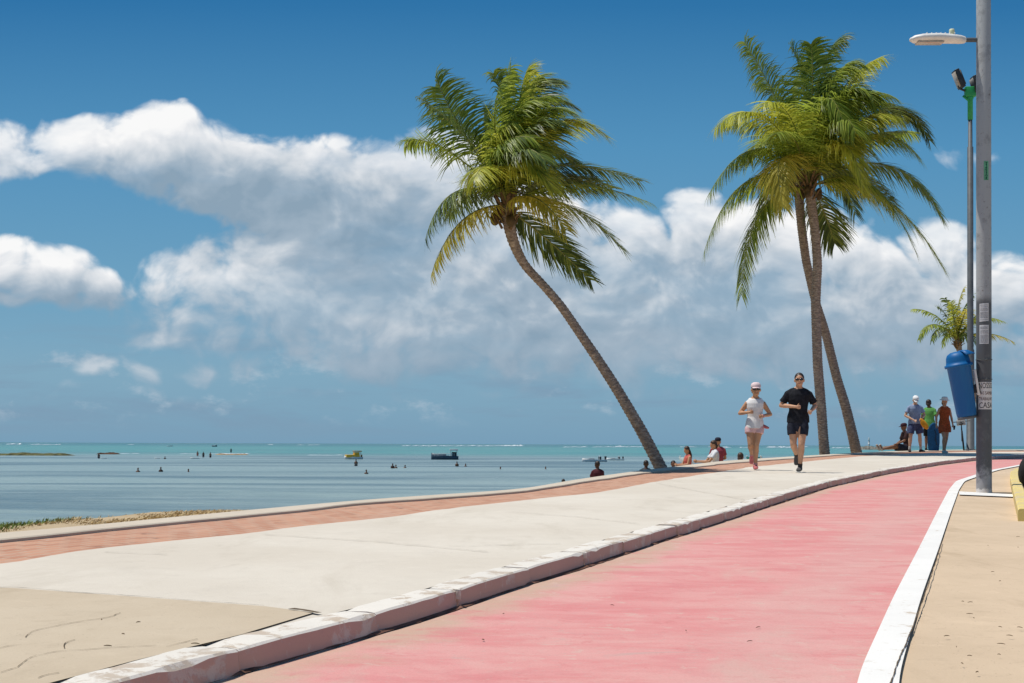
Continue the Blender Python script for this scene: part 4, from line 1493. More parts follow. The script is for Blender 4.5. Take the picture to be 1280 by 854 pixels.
def torso_path(j, infl=0.0, wd=1.0, top=True, bottom=None, dp=1.0):
    """ellipses from hip to neck base"""
    P_ = [(j['hip'] + V((0, 0, -.03)), .150, .105), (lerp(j['hip'], j['waist'], .35), .158, .110), (j['waist'], .128, .095), (lerp(j['waist'], j['chest'], .55), .142, .105),
          (j['chest'], .160, .115), (lerp(j['chest'], j['neck'], .45), .165, .105), (lerp(j['chest'], j['neck'], .78), .125, .080), (lerp(j['chest'], j['neck'], .97), .062, .060)]
    return [p for p, a, b in P_], [(a * wd + infl, b * dp + infl) for p, a, b in P_]


def side_of(j):
    s_ = (j['shB'] - j['shA'])
    s_.normalize()
    return s_


def body_mesh(j, vox, wd=1.0, mus=1.0, hs=1.0, head_fwd=(0, -1, 0), curlA=1.0, curlB=1.0, full_hands=True, dp=1.0):
    bm = bmesh.new()
    sd = side_of(j)
    p, r = torso_path(j, 0, wd, dp=dp)
    sweep(bm, p, r, side=sd, seg=20)
    sweep(bm, [lerp(j['chest'], j['neck'], .75), j['neck'], lerp(j['neck'], j['head'], .45)], [.062, .054 * mus, .052 * mus], side=sd, seg=12)
    hf = V(head_fwd).normalized()
    hsd = V((0, 0, 1)).cross(hf).normalized()
    hup = hf.cross(hsd)
    if hup.z < 0: hup = -hup
    hr = Matrix((hsd, -hf, hup)).transposed()
    h = j['head']
    ball(bm, h + hup * .018 - hf * .008, (.080, .098, .104), 18, 12, hr)            # skull
    ball(bm, h - hup * .052 + hf * .022, (.063, .066, .066), 14, 10, hr)            # jaw
    sweep(bm, [h + hf * .080 + hup * .020, h + hf * .104 - hup * .018, h + hf * .086 - hup * .028], [.009, .014, .014], side=hsd, seg=8)   # nose
    sweep(bm, [h + hf * .074 - hup * .052 - hsd * .02, h + hf * .085 - hup * .054, h + hf * .074 - hup * .052 + hsd * .02], .011, side=hup, seg=8)  # lips
    for s_ in (-1, 1):
        ball(bm, h + hsd * s_ * .083 - hup * .004, (.012, .022, .032), 10, 8, hr)    # ears
    for a in 'AB':
        sh, el, ha, hi, kn, an, to = (j[q + a] for q in ('sh', 'el', 'ha', 'hi', 'kn', 'an', 'to'))
        sweep(bm, [lerp(j['neck'], sh, .35) + V((0, 0, -.05)), lerp(sh, j['chest'], .12), sh], [.055, .062 * mus, .054 * mus], side=(0, 1, 0), seg=12)
        sweep(bm, [lerp(j['neck'], j['head'], .15), lerp(j['neck'], sh, .45) + V((0, 0, .012)), sh + V((0, 0, .012))], [.042, .042 * mus, .036], side=(0, 1, 0), seg=10)
        sweep(bm, [sh, lerp(sh, el, .35), lerp(sh, el, .75), el], [.054 * mus, .050 * mus, .041 * mus, .037 * mus], side=(0, 1, 0), seg=12)
        sweep(bm, [el, lerp(el, ha, .28), lerp(el, ha, .7), ha], [.037 * mus, .040 * mus, .030 * mus, .025], side=(0, 1, 0), seg=12)
        hand_bm(bm, ha, el, curlA if a == 'A' else curlB, vox, 1 if a == 'A' else -1, hs)
        sweep(bm, [lerp(j['hip'], hi, .8) + V((0, .01, -.0)), lerp(hi, kn, .25), lerp(hi, kn, .7), kn], [.093 * mus, .088 * mus, .066 * mus, .054 * mus], side=sd, seg=14)
        kb = kn + (kn - hi).normalized() * 0
        cal = (an - kn).normalized()
        back = V((0, 1, 0)) - cal * cal.y
        back = back.normalized() if back.length > .1 else V((0, 0, 0))
        sweep(bm, [kn, lerp(kn, an, .30) + back * .014, lerp(kn, an, .65) + back * .006, an], [.053 * mus, .058 * mus, .042 * mus, .034], side=sd, seg=14)
        hd = (to - an)
        heel = an - V((hd.x, hd.y, 0)).normalized() * .035 + (an - kn).normalized() * .045 if V((hd.x, hd.y, 0)).length > .02 else an + (an - kn).normalized() * .05
        sweep(bm, [heel, lerp(heel, to, .45) + V((0, 0, .012)), to], [(.032, .030), (.043, .032), (.040, .022)], side=sd, seg=12)
    return remesh(bm, vox, 5)


def shirt_bm(j, wd=1.0, hem=.10, sleeve=.6, flare=.0, infl=.014, neck_cut=.93, dp=1.0):
    """hem: metres below the hip joint; sleeve: share of the upper arm (0 = sleeveless)"""
    bm = bmesh.new()
    sd = side_of(j)
    p, r = torso_path(j, infl, wd, dp=dp)
    dn = (j['hip'] - j['waist']).normalized()
    pp_ = [j['hip'] + dn * hem] + p[1:-1] + [lerp(p[-2], p[-1], neck_cut)]
    rr_ = [(r[1][0] + flare, r[1][1] + flare)] + [(a + flare * .5, b + flare * .5) if i < 2 else (a, b) for i, (a, b) in enumerate(r[1:-1])] + [(lerp((r[-2][0], 0, 0), (r[-1][0], 0, 0), neck_cut).x, r[-1][1] + .01)]
    sweep(bm, pp_, rr_, side=sd, seg=22, r0=False, r1=False)
    for a in 'AB':
        sh, el = j['sh' + a], j['el' + a]
        sweep(bm, [lerp(j['neck'], sh, .42) + V((0, 0, -.05)), lerp(sh, j['chest'], .10), lerp(sh, j['neck'], .10) if sleeve == 0 else sh], [.062, .070, .050 if sleeve == 0 else .062], side=(0, 1, 0), seg=12)
        sweep(bm, [lerp(j['neck'], sh, .26) + V((0, 0, .0 if sleeve else -.02)), lerp(j['neck'], sh, .62) + V((0, 0, .012)), lerp(j['neck'], sh, .82 if sleeve == 0 else 1.0) + V((0, 0, .008))], [.052, .055, .040 if sleeve == 0 else .054], side=(0, 1, 0), seg=12)
        if sleeve > 0:
            e = lerp(sh, el, sleeve)
            sweep(bm, [sh, lerp(sh, el, sleeve * .5), e], [.060, .060, .060 + flare], side=(0, 1, 0), seg=14, r1=False)
    return bm


def shorts_bm(j, wd=1.0, leg=.5, flare=.02, infl=.016, mus=1.0, dp=1.0):
    bm = bmesh.new()
    sd = side_of(j)
    sweep(bm, [lerp(j['hip'], j['waist'], .75), j['hip'], j['hip'] + V((0, 0, -.14 if leg > .5 else -.08))], [(.140 * wd + infl, .100 * dp + infl), (.162 * wd + infl, .114 * dp + infl), (.135 * wd + infl, .100 * dp + infl)], side=sd, seg=20, r0=False)
    for a in 'AB':
        hi, kn = j['hi' + a], j['kn' + a]
        ox = sd * (.018 if a == 'B' else -.018)
        ra, rb, rc = .086 * mus + infl, .078 * mus + infl + flare * .4, .066 * mus + infl + flare * .8
        sweep(bm, [lerp(j['hip'], hi, .85), lerp(hi, kn, leg * .5) + ox, lerp(hi, kn, leg) + ox * 1.15], [(ra, ra * 1.1), (rb, rb * 1.15), (rc, rc * 1.22)], side=sd, seg=16, r1=False)
    return bm


def skirt_bm(j, drop, wd=1.0, flare=.05):
    bm = bmesh.new()
    sd = side_of(j)
    sweep(bm, [lerp(j['hip'], j['waist'], .5), j['hip'], j['hip'] + V((0, 0, -drop))], [(.150 * wd, .112), (.178 * wd, .132), (.178 * wd + flare, .135 + flare)], side=sd, seg=26, r0=False, r1=False)
    return bm


def frame_of(head_fwd):
    hf = V(head_fwd).normalized()
    hsd = V((0, 0, 1)).cross(hf).normalized()
    hup = hf.cross(hsd)
    if hup.z < 0: hup = -hup
    return hf, hsd, hup, Matrix((hsd, -hf, hup)).transposed()


def hair_bm(j, hf_, length=0.0, vol=1.0):
    hf, hsd, hup, hr = frame_of(hf_)
    h = j['head']
    bm = bmesh.new()
    ball(bm, h + hup * .040 - hf * .021, (.088 * vol, .098 * vol, .098 * vol), 18, 12, hr)
    if length > 0:
        sweep(bm, [h + hup * .03 - hf * .05, h - hup * .06 - hf * .075, h - hup * length * .6 - hf * .085 + V((.0, .0, 0)), h - hup * length - hf * .07],
              [(.072 * vol, .05), (.078 * vol, .045), (.07 * vol, .035), (.035, .02)], side=hsd, seg=12)
    return bm


def cap_bm(j, hf_, brim=.085, wide=False):
    hf, hsd, hup, hr = frame_of(hf_)
    h = j['head'] + hup * .034
    bm = bmesh.new()
    M = Matrix.Translation(h - hf * .008) @ hr.to_4x4()
    if wide:
        prof = [(.15, .016), (.152, .020), (.098, .040), (.093, .075), (.082, .105), (.05, .118), (.01, .120)]
        lathe(bm, prof, 24, M @ Matrix.Diagonal((1, 1.1, 1, 1)))
    else:
        lathe(bm, [(.093, .012), (.096, .022), (.095, .05), (.080, .084), (.048, .102), (.01, .106)], 22, M @ Matrix.Diagonal((.96, 1.14, 1, 1)))
        rows = []
        for i in range(11):
            a = -1.15 + 2.3 * i / 10
            x, y = math.sin(a), math.cos(a)
            o0 = h + hsd * x * .082 + hf * (y * .095 - .008) + hup * .026
            o1 = h + hsd * x * .076 + hf * (y * .095 + brim * max(0, y) ** .6 - .008) + hup * (.012 - .012 * abs(x))
            rows.append([bm.verts.new(q_) for q_ in (o0, o1, o1 - hup * .007, o0 - hup * .007)])
        for r1, r2 in zip(rows, rows[1:]):
            for k_ in range(4): bm.faces.new((r1[k_], r1[(k_ + 1) % 4], r2[(k_ + 1) % 4], r2[k_]))
        bm.faces.new(list(reversed(rows[0])))
        bm.faces.new(rows[-1])
        bmesh.ops.recalc_face_normals(bm, faces=bm.faces)
    return bm


def shades_bm(j, hf_):
    hf, hsd, hup, hr = frame_of(hf_)
    h = j['head'] + hup * .014
    bm = bmesh.new()
    for s_ in (-1, 1):
        ball(bm, h + hsd * s_ * .036 + hf * .092, (.033, .011, .022), 12, 8, hr)
        sweep(bm, [h + hsd * s_ * .062 + hf * .075 + hup * .006, h + hsd * s_ * .080 + hup * .006], .004, side=hup, seg=6)
    sweep(bm, [h - hsd * .012 + hf * .098 + hup * .006, h + hsd * .012 + hf * .098 + hup * .006], .004, side=hup, seg=6)
    return bm


def eyes_mouth(j, hf_, par, shades=False):
    hf, hsd, hup, hr = frame_of(hf_)
    h = j['head']
    if not shades:
        for s_ in (-1, 1):
            bm = bmesh.new()
            ball(bm, h + hsd * s_ * .031 + hf * .083 + hup * .010, (.013, .008, .008), 10, 8, hr)
            link('eye', bm, plain('eye_dark', (.03, .02, .018), .3, .1), par)
    bm = bmesh.new()
    sweep(bm, [h + hf * .080 - hup * .051 - hsd * .021, h + hf * .090 - hup * .054, h + hf * .080 - hup * .051 + hsd * .021], .006, side=hup, seg=6)
    link('mouth', bm, plain('lips', (.28, .085, .07), .5, .1), par)


def shoe_bm(j, a, infl=.009):
    bm = bmesh.new()
    an, to, kn = j['an' + a], j['to' + a], j['kn' + a]
    hd = V((to.x - an.x, to.y - an.y, 0))
    back = hd.normalized() * .04 if hd.length > .02 else V((0, 0, 0))
    ax_ = (an - kn).normalized()
    heel = an - back + ax_ * .048
    sweep(bm, [an + ax_ * .012, heel], [.042, .040], seg=12, side=(1, 0, 0))
    sweep(bm, [heel, lerp(heel, to, .45) + V((0, 0, .012)), to], [(.038 + infl * .3, .036), (.049, .036), (.046, .026)], side=(1, 0, 0), seg=12)
    return bm


def sock_bm(j, a, h=.07):
    an, kn = j['an' + a], j['kn' + a]
    ax_ = (an - kn).normalized()
    bm = bmesh.new()
    sweep(bm, [an - ax_ * h, an + ax_ * .01], [.043, .041], seg=14, side=(1, 0, 0), r0=False)
    return bm


def cl(name, bm, m, root, vox, smooth=3):
    return link(name, remesh(bm, vox, smooth), m, root)


def ground_at(x, y, H): return zg(y, H)


# ---------------- the two runners
VX = .0085
# woman: metres taken from the photo, then scaled from a 1.57 m figure
jw = J(head=(.012, -.03, 1.455), neck=(.005, .0, 1.315), chest=(0, .01, 1.135), waist=(0, .02, .965), hip=(-.005, .015, .82),
       shA=(-.142, .02, 1.205), shB=(.146, .0, 1.205), elA=(-.272, .06, 1.03), elB=(.282, .05, 1.01), haA=(-.10, -.16, 1.045), haB=(.115, -.15, .975),
       hiA=(-.085, .02, .80), hiB=(.075, .0, .80), knA=(-.085, -.07, .455), knB=(.02, -.06, .44), anA=(-.035, .30, .275), anB=(.012, .03, .085),
       toA=(-.035, .34, .12), toB=(.012, -.13, .035))
wq = pick(943.5, 587.5, H_PROM)
hwm = 1.0
wr = thing('person', 'running woman in a white top, pink shorts and a pale cap', 'person', loc=(wq.x, wq.y, zg(wq.y, H_PROM) + .002), rz=R(-6), scale=.95)
HF = (.05, -1, -.08)
link('body', body_mesh(jw, VX, wd=.90, mus=.93, hs=.9, head_fwd=HF, curlA=.9, curlB=.9), SK_TAN, wr)
cl('tank_top', shirt_bm(jw, .90, .07, 0, .018, .012, .55), CLOTH('white', (.78, .76, .75), .05), wr, VX)
cl('shorts', shorts_bm(jw, .90, .40, .012, .010, .90), CLOTH('pink', (.72, .46, .46), .08), wr, VX)
bm = bmesh.new()
sweep(bm, [(.15, -.02, .80), (.20, -.03, .775), (.235, -.03, .765)], [(.035, .03), (.04, .03), (.03, .02)], side=(0, 1, 0), seg=10)
link('waist_bag', bm, CLOTH('rose', (.52, .16, .17)), wr)
cl('hair', hair_bm(jw, HF, .05, .92), HAIR_B, wr, VX)
link('cap', cap_bm(jw, HF, .075), CLOTH('pale_pink', (.74, .58, .58), .05), wr)
link('sunglasses', shades_bm(jw, HF), M_SHADES, wr)
eyes_mouth(jw, HF, wr, True)
for a in 'AB':
    cl('shoe', shoe_bm(jw, a), CLOTH('coral', (.66, .20, .20)), wr, VX)
    cl('sock', sock_bm(jw, a, .045), CLOTH('pink_sock', (.60, .30, .28)), wr, VX)
bm = bmesh.new()
sweep(bm, [lerp(jw['elB'], jw['haB'], .80), lerp(jw['elB'], jw['haB'], .93)], [.034, .033], seg=12, r0=False, r1=False)
link('wristband', bm, CLOTH('wrist_pink', (.62, .30, .30)), wr)

jm = J(head=(.015, -.03, 1.615), neck=(.01, .0, 1.475), chest=(.005, .01, 1.27), waist=(.0, .02, 1.08), hip=(.0, .015, .93),
       shA=(-.182, .01, 1.375), shB=(.192, .02, 1.365), elA=(-.295, .05, 1.175), elB=(.30, .09, 1.17), haA=(-.045, -.19, 1.145), haB=(.205, -.13, 1.065),
       hiA=(-.09, .02, .91), hiB=(.085, .0, .91), knA=(-.085, -.05, .50), knB=(.052, -.10, .49), anA=(-.01, .33, .30), anB=(.035, .01, .10),
       toA=(-.005, .37, .14), toB=(.0, -.15, .035))
mq = pick(997.5, 590.5, H_PROM)
mr = thing('person', 'running man in a black t-shirt, dark shorts and sunglasses', 'person', loc=(mq.x, mq.y, zg(mq.y, H_PROM) + .002), rz=R(-8), scale=.935)
HF = (-.05, -1, -.04)
link('body', body_mesh(jm, VX, wd=1.08, mus=1.06, hs=1.0, head_fwd=HF, curlA=1.15, curlB=1.1), SKIN('warm', (.56, .31, .19)), mr)
cl('tshirt', shirt_bm(jm, 1.08, .06, .72, .012, .016, .85), CLOTH('black', (.018, .019, .024), .3), mr, VX)
cl('shorts', shorts_bm(jm, 1.02, .62, .004, .012, 1.0), CLOTH('charcoal', (.024, .027, .040), .3), mr, VX)
cl('hair', hair_bm(jm, HF, 0, .99), HAIR_D, mr, VX)
link('sunglasses', shades_bm(jm, HF), M_SHADES, mr)
eyes_mouth(jm, HF, mr, True)
for a in 'AB':
    cl('shoe', shoe_bm(jm, a), CLOTH('shoe_grey', (.09, .085, .085)), mr, VX)
    cl('sock', sock_bm(jm, a, .06), CLOTH('dark_sock', (.05, .045, .045)), mr, VX)
    an, to = jm['an' + a], jm['to' + a]
    bm = bmesh.new()
    hd = (to - an).normalized()
    if a == 'B':
        box(bm, lerp(an, to, .62) + V((0, 0, -.060)), (.088, .27, .022), Matrix.Rotation(.12, 3, 'Z'), bev=.008)
        link('sole', bm, CLOTH('sole_white', (.62, .60, .56)), mr)

# ---------------- people by the posts on the right
VX2 = .012


def stand_on(u, v, H=H_PROM):
    q_ = pick(u, v, H)
    return (q_.x, q_.y, zg(q_.y, H))


# man looking down at something orange in his hands
j = J(head=(-.02, -.10, 1.60), neck=(0, -.02, 1.475), elA=(-.30, .02, 1.13), elB=(.31, .02, 1.15), haA=(-.10, -.20, .98), haB=(.10, -.22, 1.0), shA=(-.19, 0, 1.365), shB=(.19, 0, 1.365),
      knA=(-.14, -.02, .49), knB=(.15, -.02, .49), anA=(-.15, .03, .085), anB=(.20, .03, .085), toA=(-.20, -.12, .03), toB=(.25, -.12, .03), chest=(0, .0, 1.25))
o = thing('person', 'man in a white cap, pale blue shirt and navy shorts looking down', 'person', loc=stand_on(1143.5, 565.3), rz=R(4), scale=1.0)
HF = (-.1, -1, -.75)
link('body', body_mesh(j, VX2, wd=1.12, mus=1.05, head_fwd=HF), SK_FAIR, o)
cl('tshirt', shirt_bm(j, 1.12, .05, .62, .02, .018, .8), CLOTH('pale_blue', (.26, .33, .48)), o, VX2)
bm = bmesh.new()
p_, r_ = torso_path(j, .021, 1.12)
sweep(bm, [j['waist'] + V((0, -.012, -.02)), j['waist'] + V((0, -.012, .10)), j['waist'] + V((0, -.01, .17))], [(.152, .105), (.165, .115), (.172, .12)], seg=18, r0=False, r1=False)
link('shirt_panel', bm, CLOTH('dark_navy', (.035, .045, .075)), o)
cl('shorts', shorts_bm(j, 1.12, .80, .03, .02, 1.05), CLOTH('navy', (.07, .085, .17), .3), o, VX2)
cl('hair', hair_bm(j, HF, 0, .9), HAIR_D, o, VX2)
link('cap', cap_bm(j, HF, .09), CLOTH('white_cap', (.78, .78, .78), .05), o)
for a in 'AB':
    cl('shoe', shoe_bm(j, a), CLOTH('shoe_brown', (.05, .035, .03)), o, VX2)
    cl('sock', sock_bm(j, a, .10), CLOTH('sock_white', (.55, .53, .5) if a == 'A' else (.55, .53, .5)), o, VX2)
bm = bmesh.new()
sweep(bm, [(.10, -.29, 1.02), (.15, -.30, .92), (.24, -.30, .80), (.30, -.30, .73)], [(.03, .03), (.085, .04), (.09, .04), (.045, .02)], side=(1, 0, .6), seg=12)
bmesh.ops.scale(bm, vec=(1, 1, 1), verts=bm.verts)
ob_ = link('bag', bm, CLOTH('orange', (.80, .34, .03)), None)
ob_.location = o.location
tag(ob_, 'orange bag held by the man in the white cap', 'bag')

# person in green turned away
j = J(head=(.03, -.02, 1.58), knA=(-.10, 0, .49), haA=(-.20, -.16, .98), haB=(.16, -.22, 1.0), elA=(-.24, .05, 1.12), elB=(.24, .06, 1.13))
gp = thing('person', 'dark haired person in a green top and black trousers turned towards the sea', 'person', loc=stand_on(1161.5, 563.6), rz=R(150), scale=1.0)
HF = (.1, -1, -.2)
link('body', body_mesh(j, VX2, head_fwd=HF), SK_BROWN, gp)
cl('tshirt', shirt_bm(j, 1.04, .12, .7, .02, .018, .85), CLOTH('green', (.12, .34, .09)), gp, VX2)
cl('trousers', shorts_bm(j, 1.0, .99, .0, .012), CLOTH('black_trousers', (.012, .012, .014)), gp, VX2)
cl('hair', hair_bm(j, HF, .1, 1.05), HAIR_D, gp, VX2)
for a in 'AB': cl('shoe', shoe_bm(j, a), CLOTH('shoe_black', (.02, .02, .02)), gp, VX2)
# blue board leaning beside
bp = stand_on(1167, 564.2)
bd = thing('bodyboard', 'dark blue bodyboard standing on end beside the person in green', 'bodyboard', loc=bp, rz=R(20))
bm = bmesh.new()
n = 20
rows = []
for i in range(n + 1):
    f = i / n
    w = .235 * (min(1, (1 - f) / .25) ** .5 if f > .75 else (.86 + .14 * min(1, f / .3)))
    w = max(w, .02)
    rows.append((V((0, 0, .0 + f * .93)), w))
sweep(bm, [p_ for p_, w in rows], [(w, .035) for p_, w in rows], side=(1, 0, 0), seg=20, r0=False, r1=False)
link('board', bm, CLOTH('board_blue', (.015, .085, .20), .2), bd)
bm = bmesh.new()
sweep(bm, [(0, -.045, .70), (.06, -.06, .55), (.03, -.05, .40), (.1, -.05, .2)], .009, side=(0, 1, 0), seg=6)
link('leash', bm, M_BLACKP, bd)

# woman in an orange-red playsuit and a hat, walking
j = J(knA=(-.055, -.12, .49), anA=(-.045, -.04, .09), toA=(-.07, -.20, .035), knB=(.06, -.02, .50), anB=(.055, .12, .12), toB=(.075, -.02, .03), elA=(-.235, .06, 1.12), haA=(-.265, -.02, .87),
      elB=(.245, .08, 1.12), haB=(.265, .0, .88), shA=(-.148, .01, 1.35), shB=(.148, .01, 1.35))
lw = thing('person', 'woman in an orange red playsuit and white hat walking', 'person', loc=stand_on(1180.5, 567.0), rz=R(5), scale=.955)
HF = (0, -1, -.15)
link('body', body_mesh(j, VX2, wd=.95, mus=.95, hs=.92, head_fwd=HF, curlA=.5, curlB=.7), SK_TAN, lw)
cl('playsuit_top', shirt_bm(j, .97, .04, 0, .012, .014, .5), CLOTH('rust', (.40, .085, .025), .25), lw, VX2)
cl('playsuit_shorts', shorts_bm(j, 1.0, .62, .035, .016), CLOTH('rust_shorts', (.42, .09, .03), .25), lw, VX2)
cl('hair', hair_bm(j, HF, .12, .9), HAIR_B, lw, VX2)
link('hat', cap_bm(j, HF, wide=True), CLOTH('hat_white', (.74, .70, .64), .06), lw)
for a in 'AB': cl('shoe', shoe_bm(j, a), CLOTH('trainer_pale', (.55, .55, .50)), lw, VX2)
hb = j['haB']
bm = bmesh.new()
box(bm, hb + V((.03, -.02, -.09)), (.05, .03, .13), Matrix.Rotation(.2, 3, 'Y'), bev=.01)
ob_ = link('phone', bm, M_BLACKP, None)
ob_.location = lw.location
ob_.scale = (.955,) * 3
tag(ob_, 'dark phone in the hand of the woman in the orange red playsuit', 'phone')

# seated person with legs stretched out to the left
SIT = dict(hip=(.0, 0, .10), waist=(.03, 0, .24), chest=(.0, 0, .43), neck=(-.06, 0, .63), head=(-.09, 0, .775))
j = {k_: V(v_) for k_, v_ in dict(STAND).items()}
j.update({k_: V(v_) for k_, v_ in dict(SIT, shA=(-.045, -.185, .575), shB=(-.045, .185, .575), elA=(-.16, -.23, .34), elB=(-.10, .24, .33), haA=(-.36, -.15, .24), haB=(-.30, .16, .22),
                                       hiA=(-.02, -.09, .10), hiB=(-.02, .09, .10), knA=(-.44, -.10, .16), knB=(-.44, .10, .13), anA=(-.84, -.10, .06), anB=(-.86, .10, .06), toA=(-.93, -.12, .20), toB=(-.95, .12, .20)).items()})
sp = thing('person', 'seated person in dark clothes with legs stretched out on the promenade', 'person', loc=stand_on(1133, 564.2), rz=R(6))
HF = (-1, -.1, -.15)
link('body', body_mesh(j, VX2, head_fwd=HF), SK_BROWN, sp)
cl('shirt', shirt_bm(j, 1.05, .06, .75, .01, .018, .85), CLOTH('dark_maroon', (.045, .022, .022)), sp, VX2)
cl('shorts', shorts_bm(j, 1.0, .75, .01, .016), CLOTH('dark_navy_shorts', (.02, .022, .035)), sp, VX2)
link('cap', cap_bm(j, HF, .09), CLOTH('cap_maroon', (.05, .02, .03)), sp)
cl('hair', hair_bm(j, HF, 0, .9), HAIR_D, sp, VX2)
for a in 'AB': cl('shoe', shoe_bm(j, a), CLOTH('shoe_pale', (.45, .42, .38)), sp, VX2)

# ---------------- people on the beach just below the wall


def on_beach(u, v_top, H_body, lo=24, hi=70):
    """distance along the sight line at which someone of that height, standing on the sand, has the head top there"""
    best = None
    for d in np.linspace(lo, hi, 180):
        q_ = at(u, v_top, d)
        e = abs((q_.z - zbeach(q_.x, q_.y)) - H_body)
        if best is None or e < best[0]: best = (e, d, q_)
    q_ = best[2]
    return (q_.x, q_.y, zbeach(q_.x, q_.y))


def beach_person(u, v_top, H, label, skin, rz, top=None, bottom=None, hair=HAIR_D, hl=0.0, pose=None, cap=None, wd=1.0, hf=(0, -1, -.1), lo=24, hi=70, dress=None):
    pose = pose or {}
    j_ = J(**pose)
    loc_ = on_beach(u, v_top, H, lo, hi)
    r_ = thing('person', label, 'person', loc=loc_, rz=rz, scale=H / ((max(v_.z for v_ in (j_['head'],)) + .115)))
    link('body', body_mesh(j_, .014, wd=wd, head_fwd=hf), skin, r_)
    if top: cl('shirt', shirt_bm(j_, wd * 1.02, .06, .6, .01, .016, .85), top, r_, .014)
    if dress: cl('swimsuit', shirt_bm(j_, wd, -.02, 0, .0, .008, .3), dress, r_, .014)
    cl('shorts', shorts_bm(j_, wd, .5 if not dress else .12, .02 if not dress else 0, .012 if not dress else .006), bottom or CLOTH('navy_trunks', (.03, .04, .09)), r_, .014)
    cl('hair', hair_bm(j_, hf, hl, .9 if cap else 1.0), hair, r_, .014)
    if cap: link('cap', cap_bm(j_, hf, .08), cap, r_)
    return r_


LOW = dict(head=(0, -.03, 1.585), elA=(-.22, -.08, 1.12), elB=(.22, -.08, 1.12), haA=(-.10, -.30, 1.08), haB=(.10, -.30, 1.08))
KN = {k_: tuple(V(v_) - V((0, 0, .42))) for k_, v_ in J(**LOW).items()}
KN.update(hiA=(-.09, .02, .49), hiB=(.09, .02, .49), knA=(-.12, -.10, .06), knB=(.12, -.10, .06), anA=(-.12, .34, .07), anB=(.12, .34, .07), toA=(-.12, .46, .02), toB=(.12, .46, .02))
SF = {k_: tuple(V(v_) - V((0, 0, .80))) for k_, v_ in J(**LOW).items()}
SF.update(hip=(0, .02, .12), hiA=(-.09, .0, .10), hiB=(.09, .0, .10), knA=(-.16, -.38, .36), knB=(.16, -.38, .36), anA=(-.12, -.62, .08), anB=(.12, -.62, .08), toA=(-.13, -.76, .03), toB=(.13, -.76, .03))
beach_person(704, 599.3, .88, 'person whose dark hair only just shows above the sea wall', SK_BROWN, R(150), CLOTH('beach_dark', (.05, .03, .03)), pose=SF)
beach_person(747, 577.0, 1.28, 'dark haired man in a dark maroon shirt on the beach beyond the wall', SK_DARK, R(200), CLOTH('beach_maroon', (.10, .028, .035)), pose=KN, wd=1.15)
beach_person(807.5, 576.0, 1.22, 'person in a grey shirt seen just left of the foot of the leaning palm', SK_DARK, R(170), CLOTH('beach_grey', (.06, .075, .09)), pose=KN, wd=1.05)
beach_person(841.5, 576.3, 1.18, 'man facing the promenade, only his head above the wall right of the leaning palm', SK_BROWN, R(0), CLOTH('beach_black', (.02, .02, .022)), pose=KN)
beach_person(859.5, 558.6, 1.56, 'long haired woman in a coral swimsuit looking down at her hands', SK_TAN, R(-75), None, CLOTH('coral_bottom', (.45, .08, .06)), hair=HAIR_B, hl=.30, pose=dict(LOW, haA=(-.05, -.34, 1.12), haB=(.06, -.32, 1.1)), dress=CLOTH('coral_suit', (.60, .14, .11)), hf=(0, -1, -.35), wd=.95)
beach_person(893.0, 551.3, 1.62, 'woman in a white top seen from the side reaching her arms forward', SK_TAN, R(-85), CLOTH('beach_white', (.68, .68, .70), .06), CLOTH('beach_black2', (.03, .03, .035)), hair=HAIR_B, hl=.12, pose=dict(LOW, haA=(-.10, -.48, 1.12), haB=(.10, -.50, 1.10), elA=(-.2, -.2, 1.1), elB=(.2, -.2, 1.1)), hf=(0, -1, -.3))
beach_person(897.5, 547.8, 1.80, 'person in a rose top and dark cap behind the woman in white', SK_TAN, R(175), CLOTH('beach_rose', (.36, .07, .09)), pose=LOW, cap=CLOTH('cap_dark', (.03, .03, .05)), wd=1.0, lo=34)
beach_person(925.5, 566.5, 1.26, 'brown haired person far down the beach beside the running woman', SK_TAN, R(160), None, hair=HAIR_B, hl=.12, pose=KN, lo=38, hi=80)

# folding beach chairs with green cloth
M_CHAIR = CLOTH('chair_green', (.03, .16, .15))


def beach_chair(u, v_top, rz, label, lo=44, cloth=M_CHAIR):
    q_ = on_beach(u, v_top, 1.3, lo, 80)
    r_ = thing('beach_chair', label, 'chair', loc=q_, rz=rz, group='folding chairs on the sand', scale=1.38)
    bm = bmesh.new()
    for s_ in (-1, 1):
        sweep(bm, [(s_ * .27, -.25, 0), (s_ * .27, .28, .92)], .018, side=(1, 0, 0), seg=8)
        sweep(bm, [(s_ * .29, .27, 0), (s_ * .29, -.22, .42)], .018, side=(1, 0, 0), seg=8)
        sweep(bm, [(s_ * .30, -.25, .60), (s_ * .30, .20, .62)], [(.03, .015), (.03, .015)], side=(1, 0, 0), seg=8)
        sweep(bm, [(s_ * .30, -.2, .42), (s_ * .30, -.22, .60)], .014, side=(1, 0, 0), seg=8)
    link('frame', bm, M_LAMPW, r_)
    bm = bmesh.new()
    box(bm, (0, .0, .40), (.52, .46, .02), Matrix.Rotation(.1, 3, 'X'))
    link('seat', bm, cloth, r_)
    bm = bmesh.new()
    box(bm, (0, .19, .68), (.52, .02, .50), Matrix.Rotation(-.5, 3, 'X'))
    link('backrest', bm, cloth, r_)
    return r_


beach_chair(869.5, 568.3, R(100), 'pale folding beach chair nearer the woman in coral', 44, CLOTH('chair_pale', (.45, .52, .52)))
beach_chair(876, 568.0, R(80), 'dark green folding beach chair between the coral and white swimmers', 46)
beach_chair(953, 568.5, R(120), 'dark green folding beach chair behind the running woman\'s legs', 50)

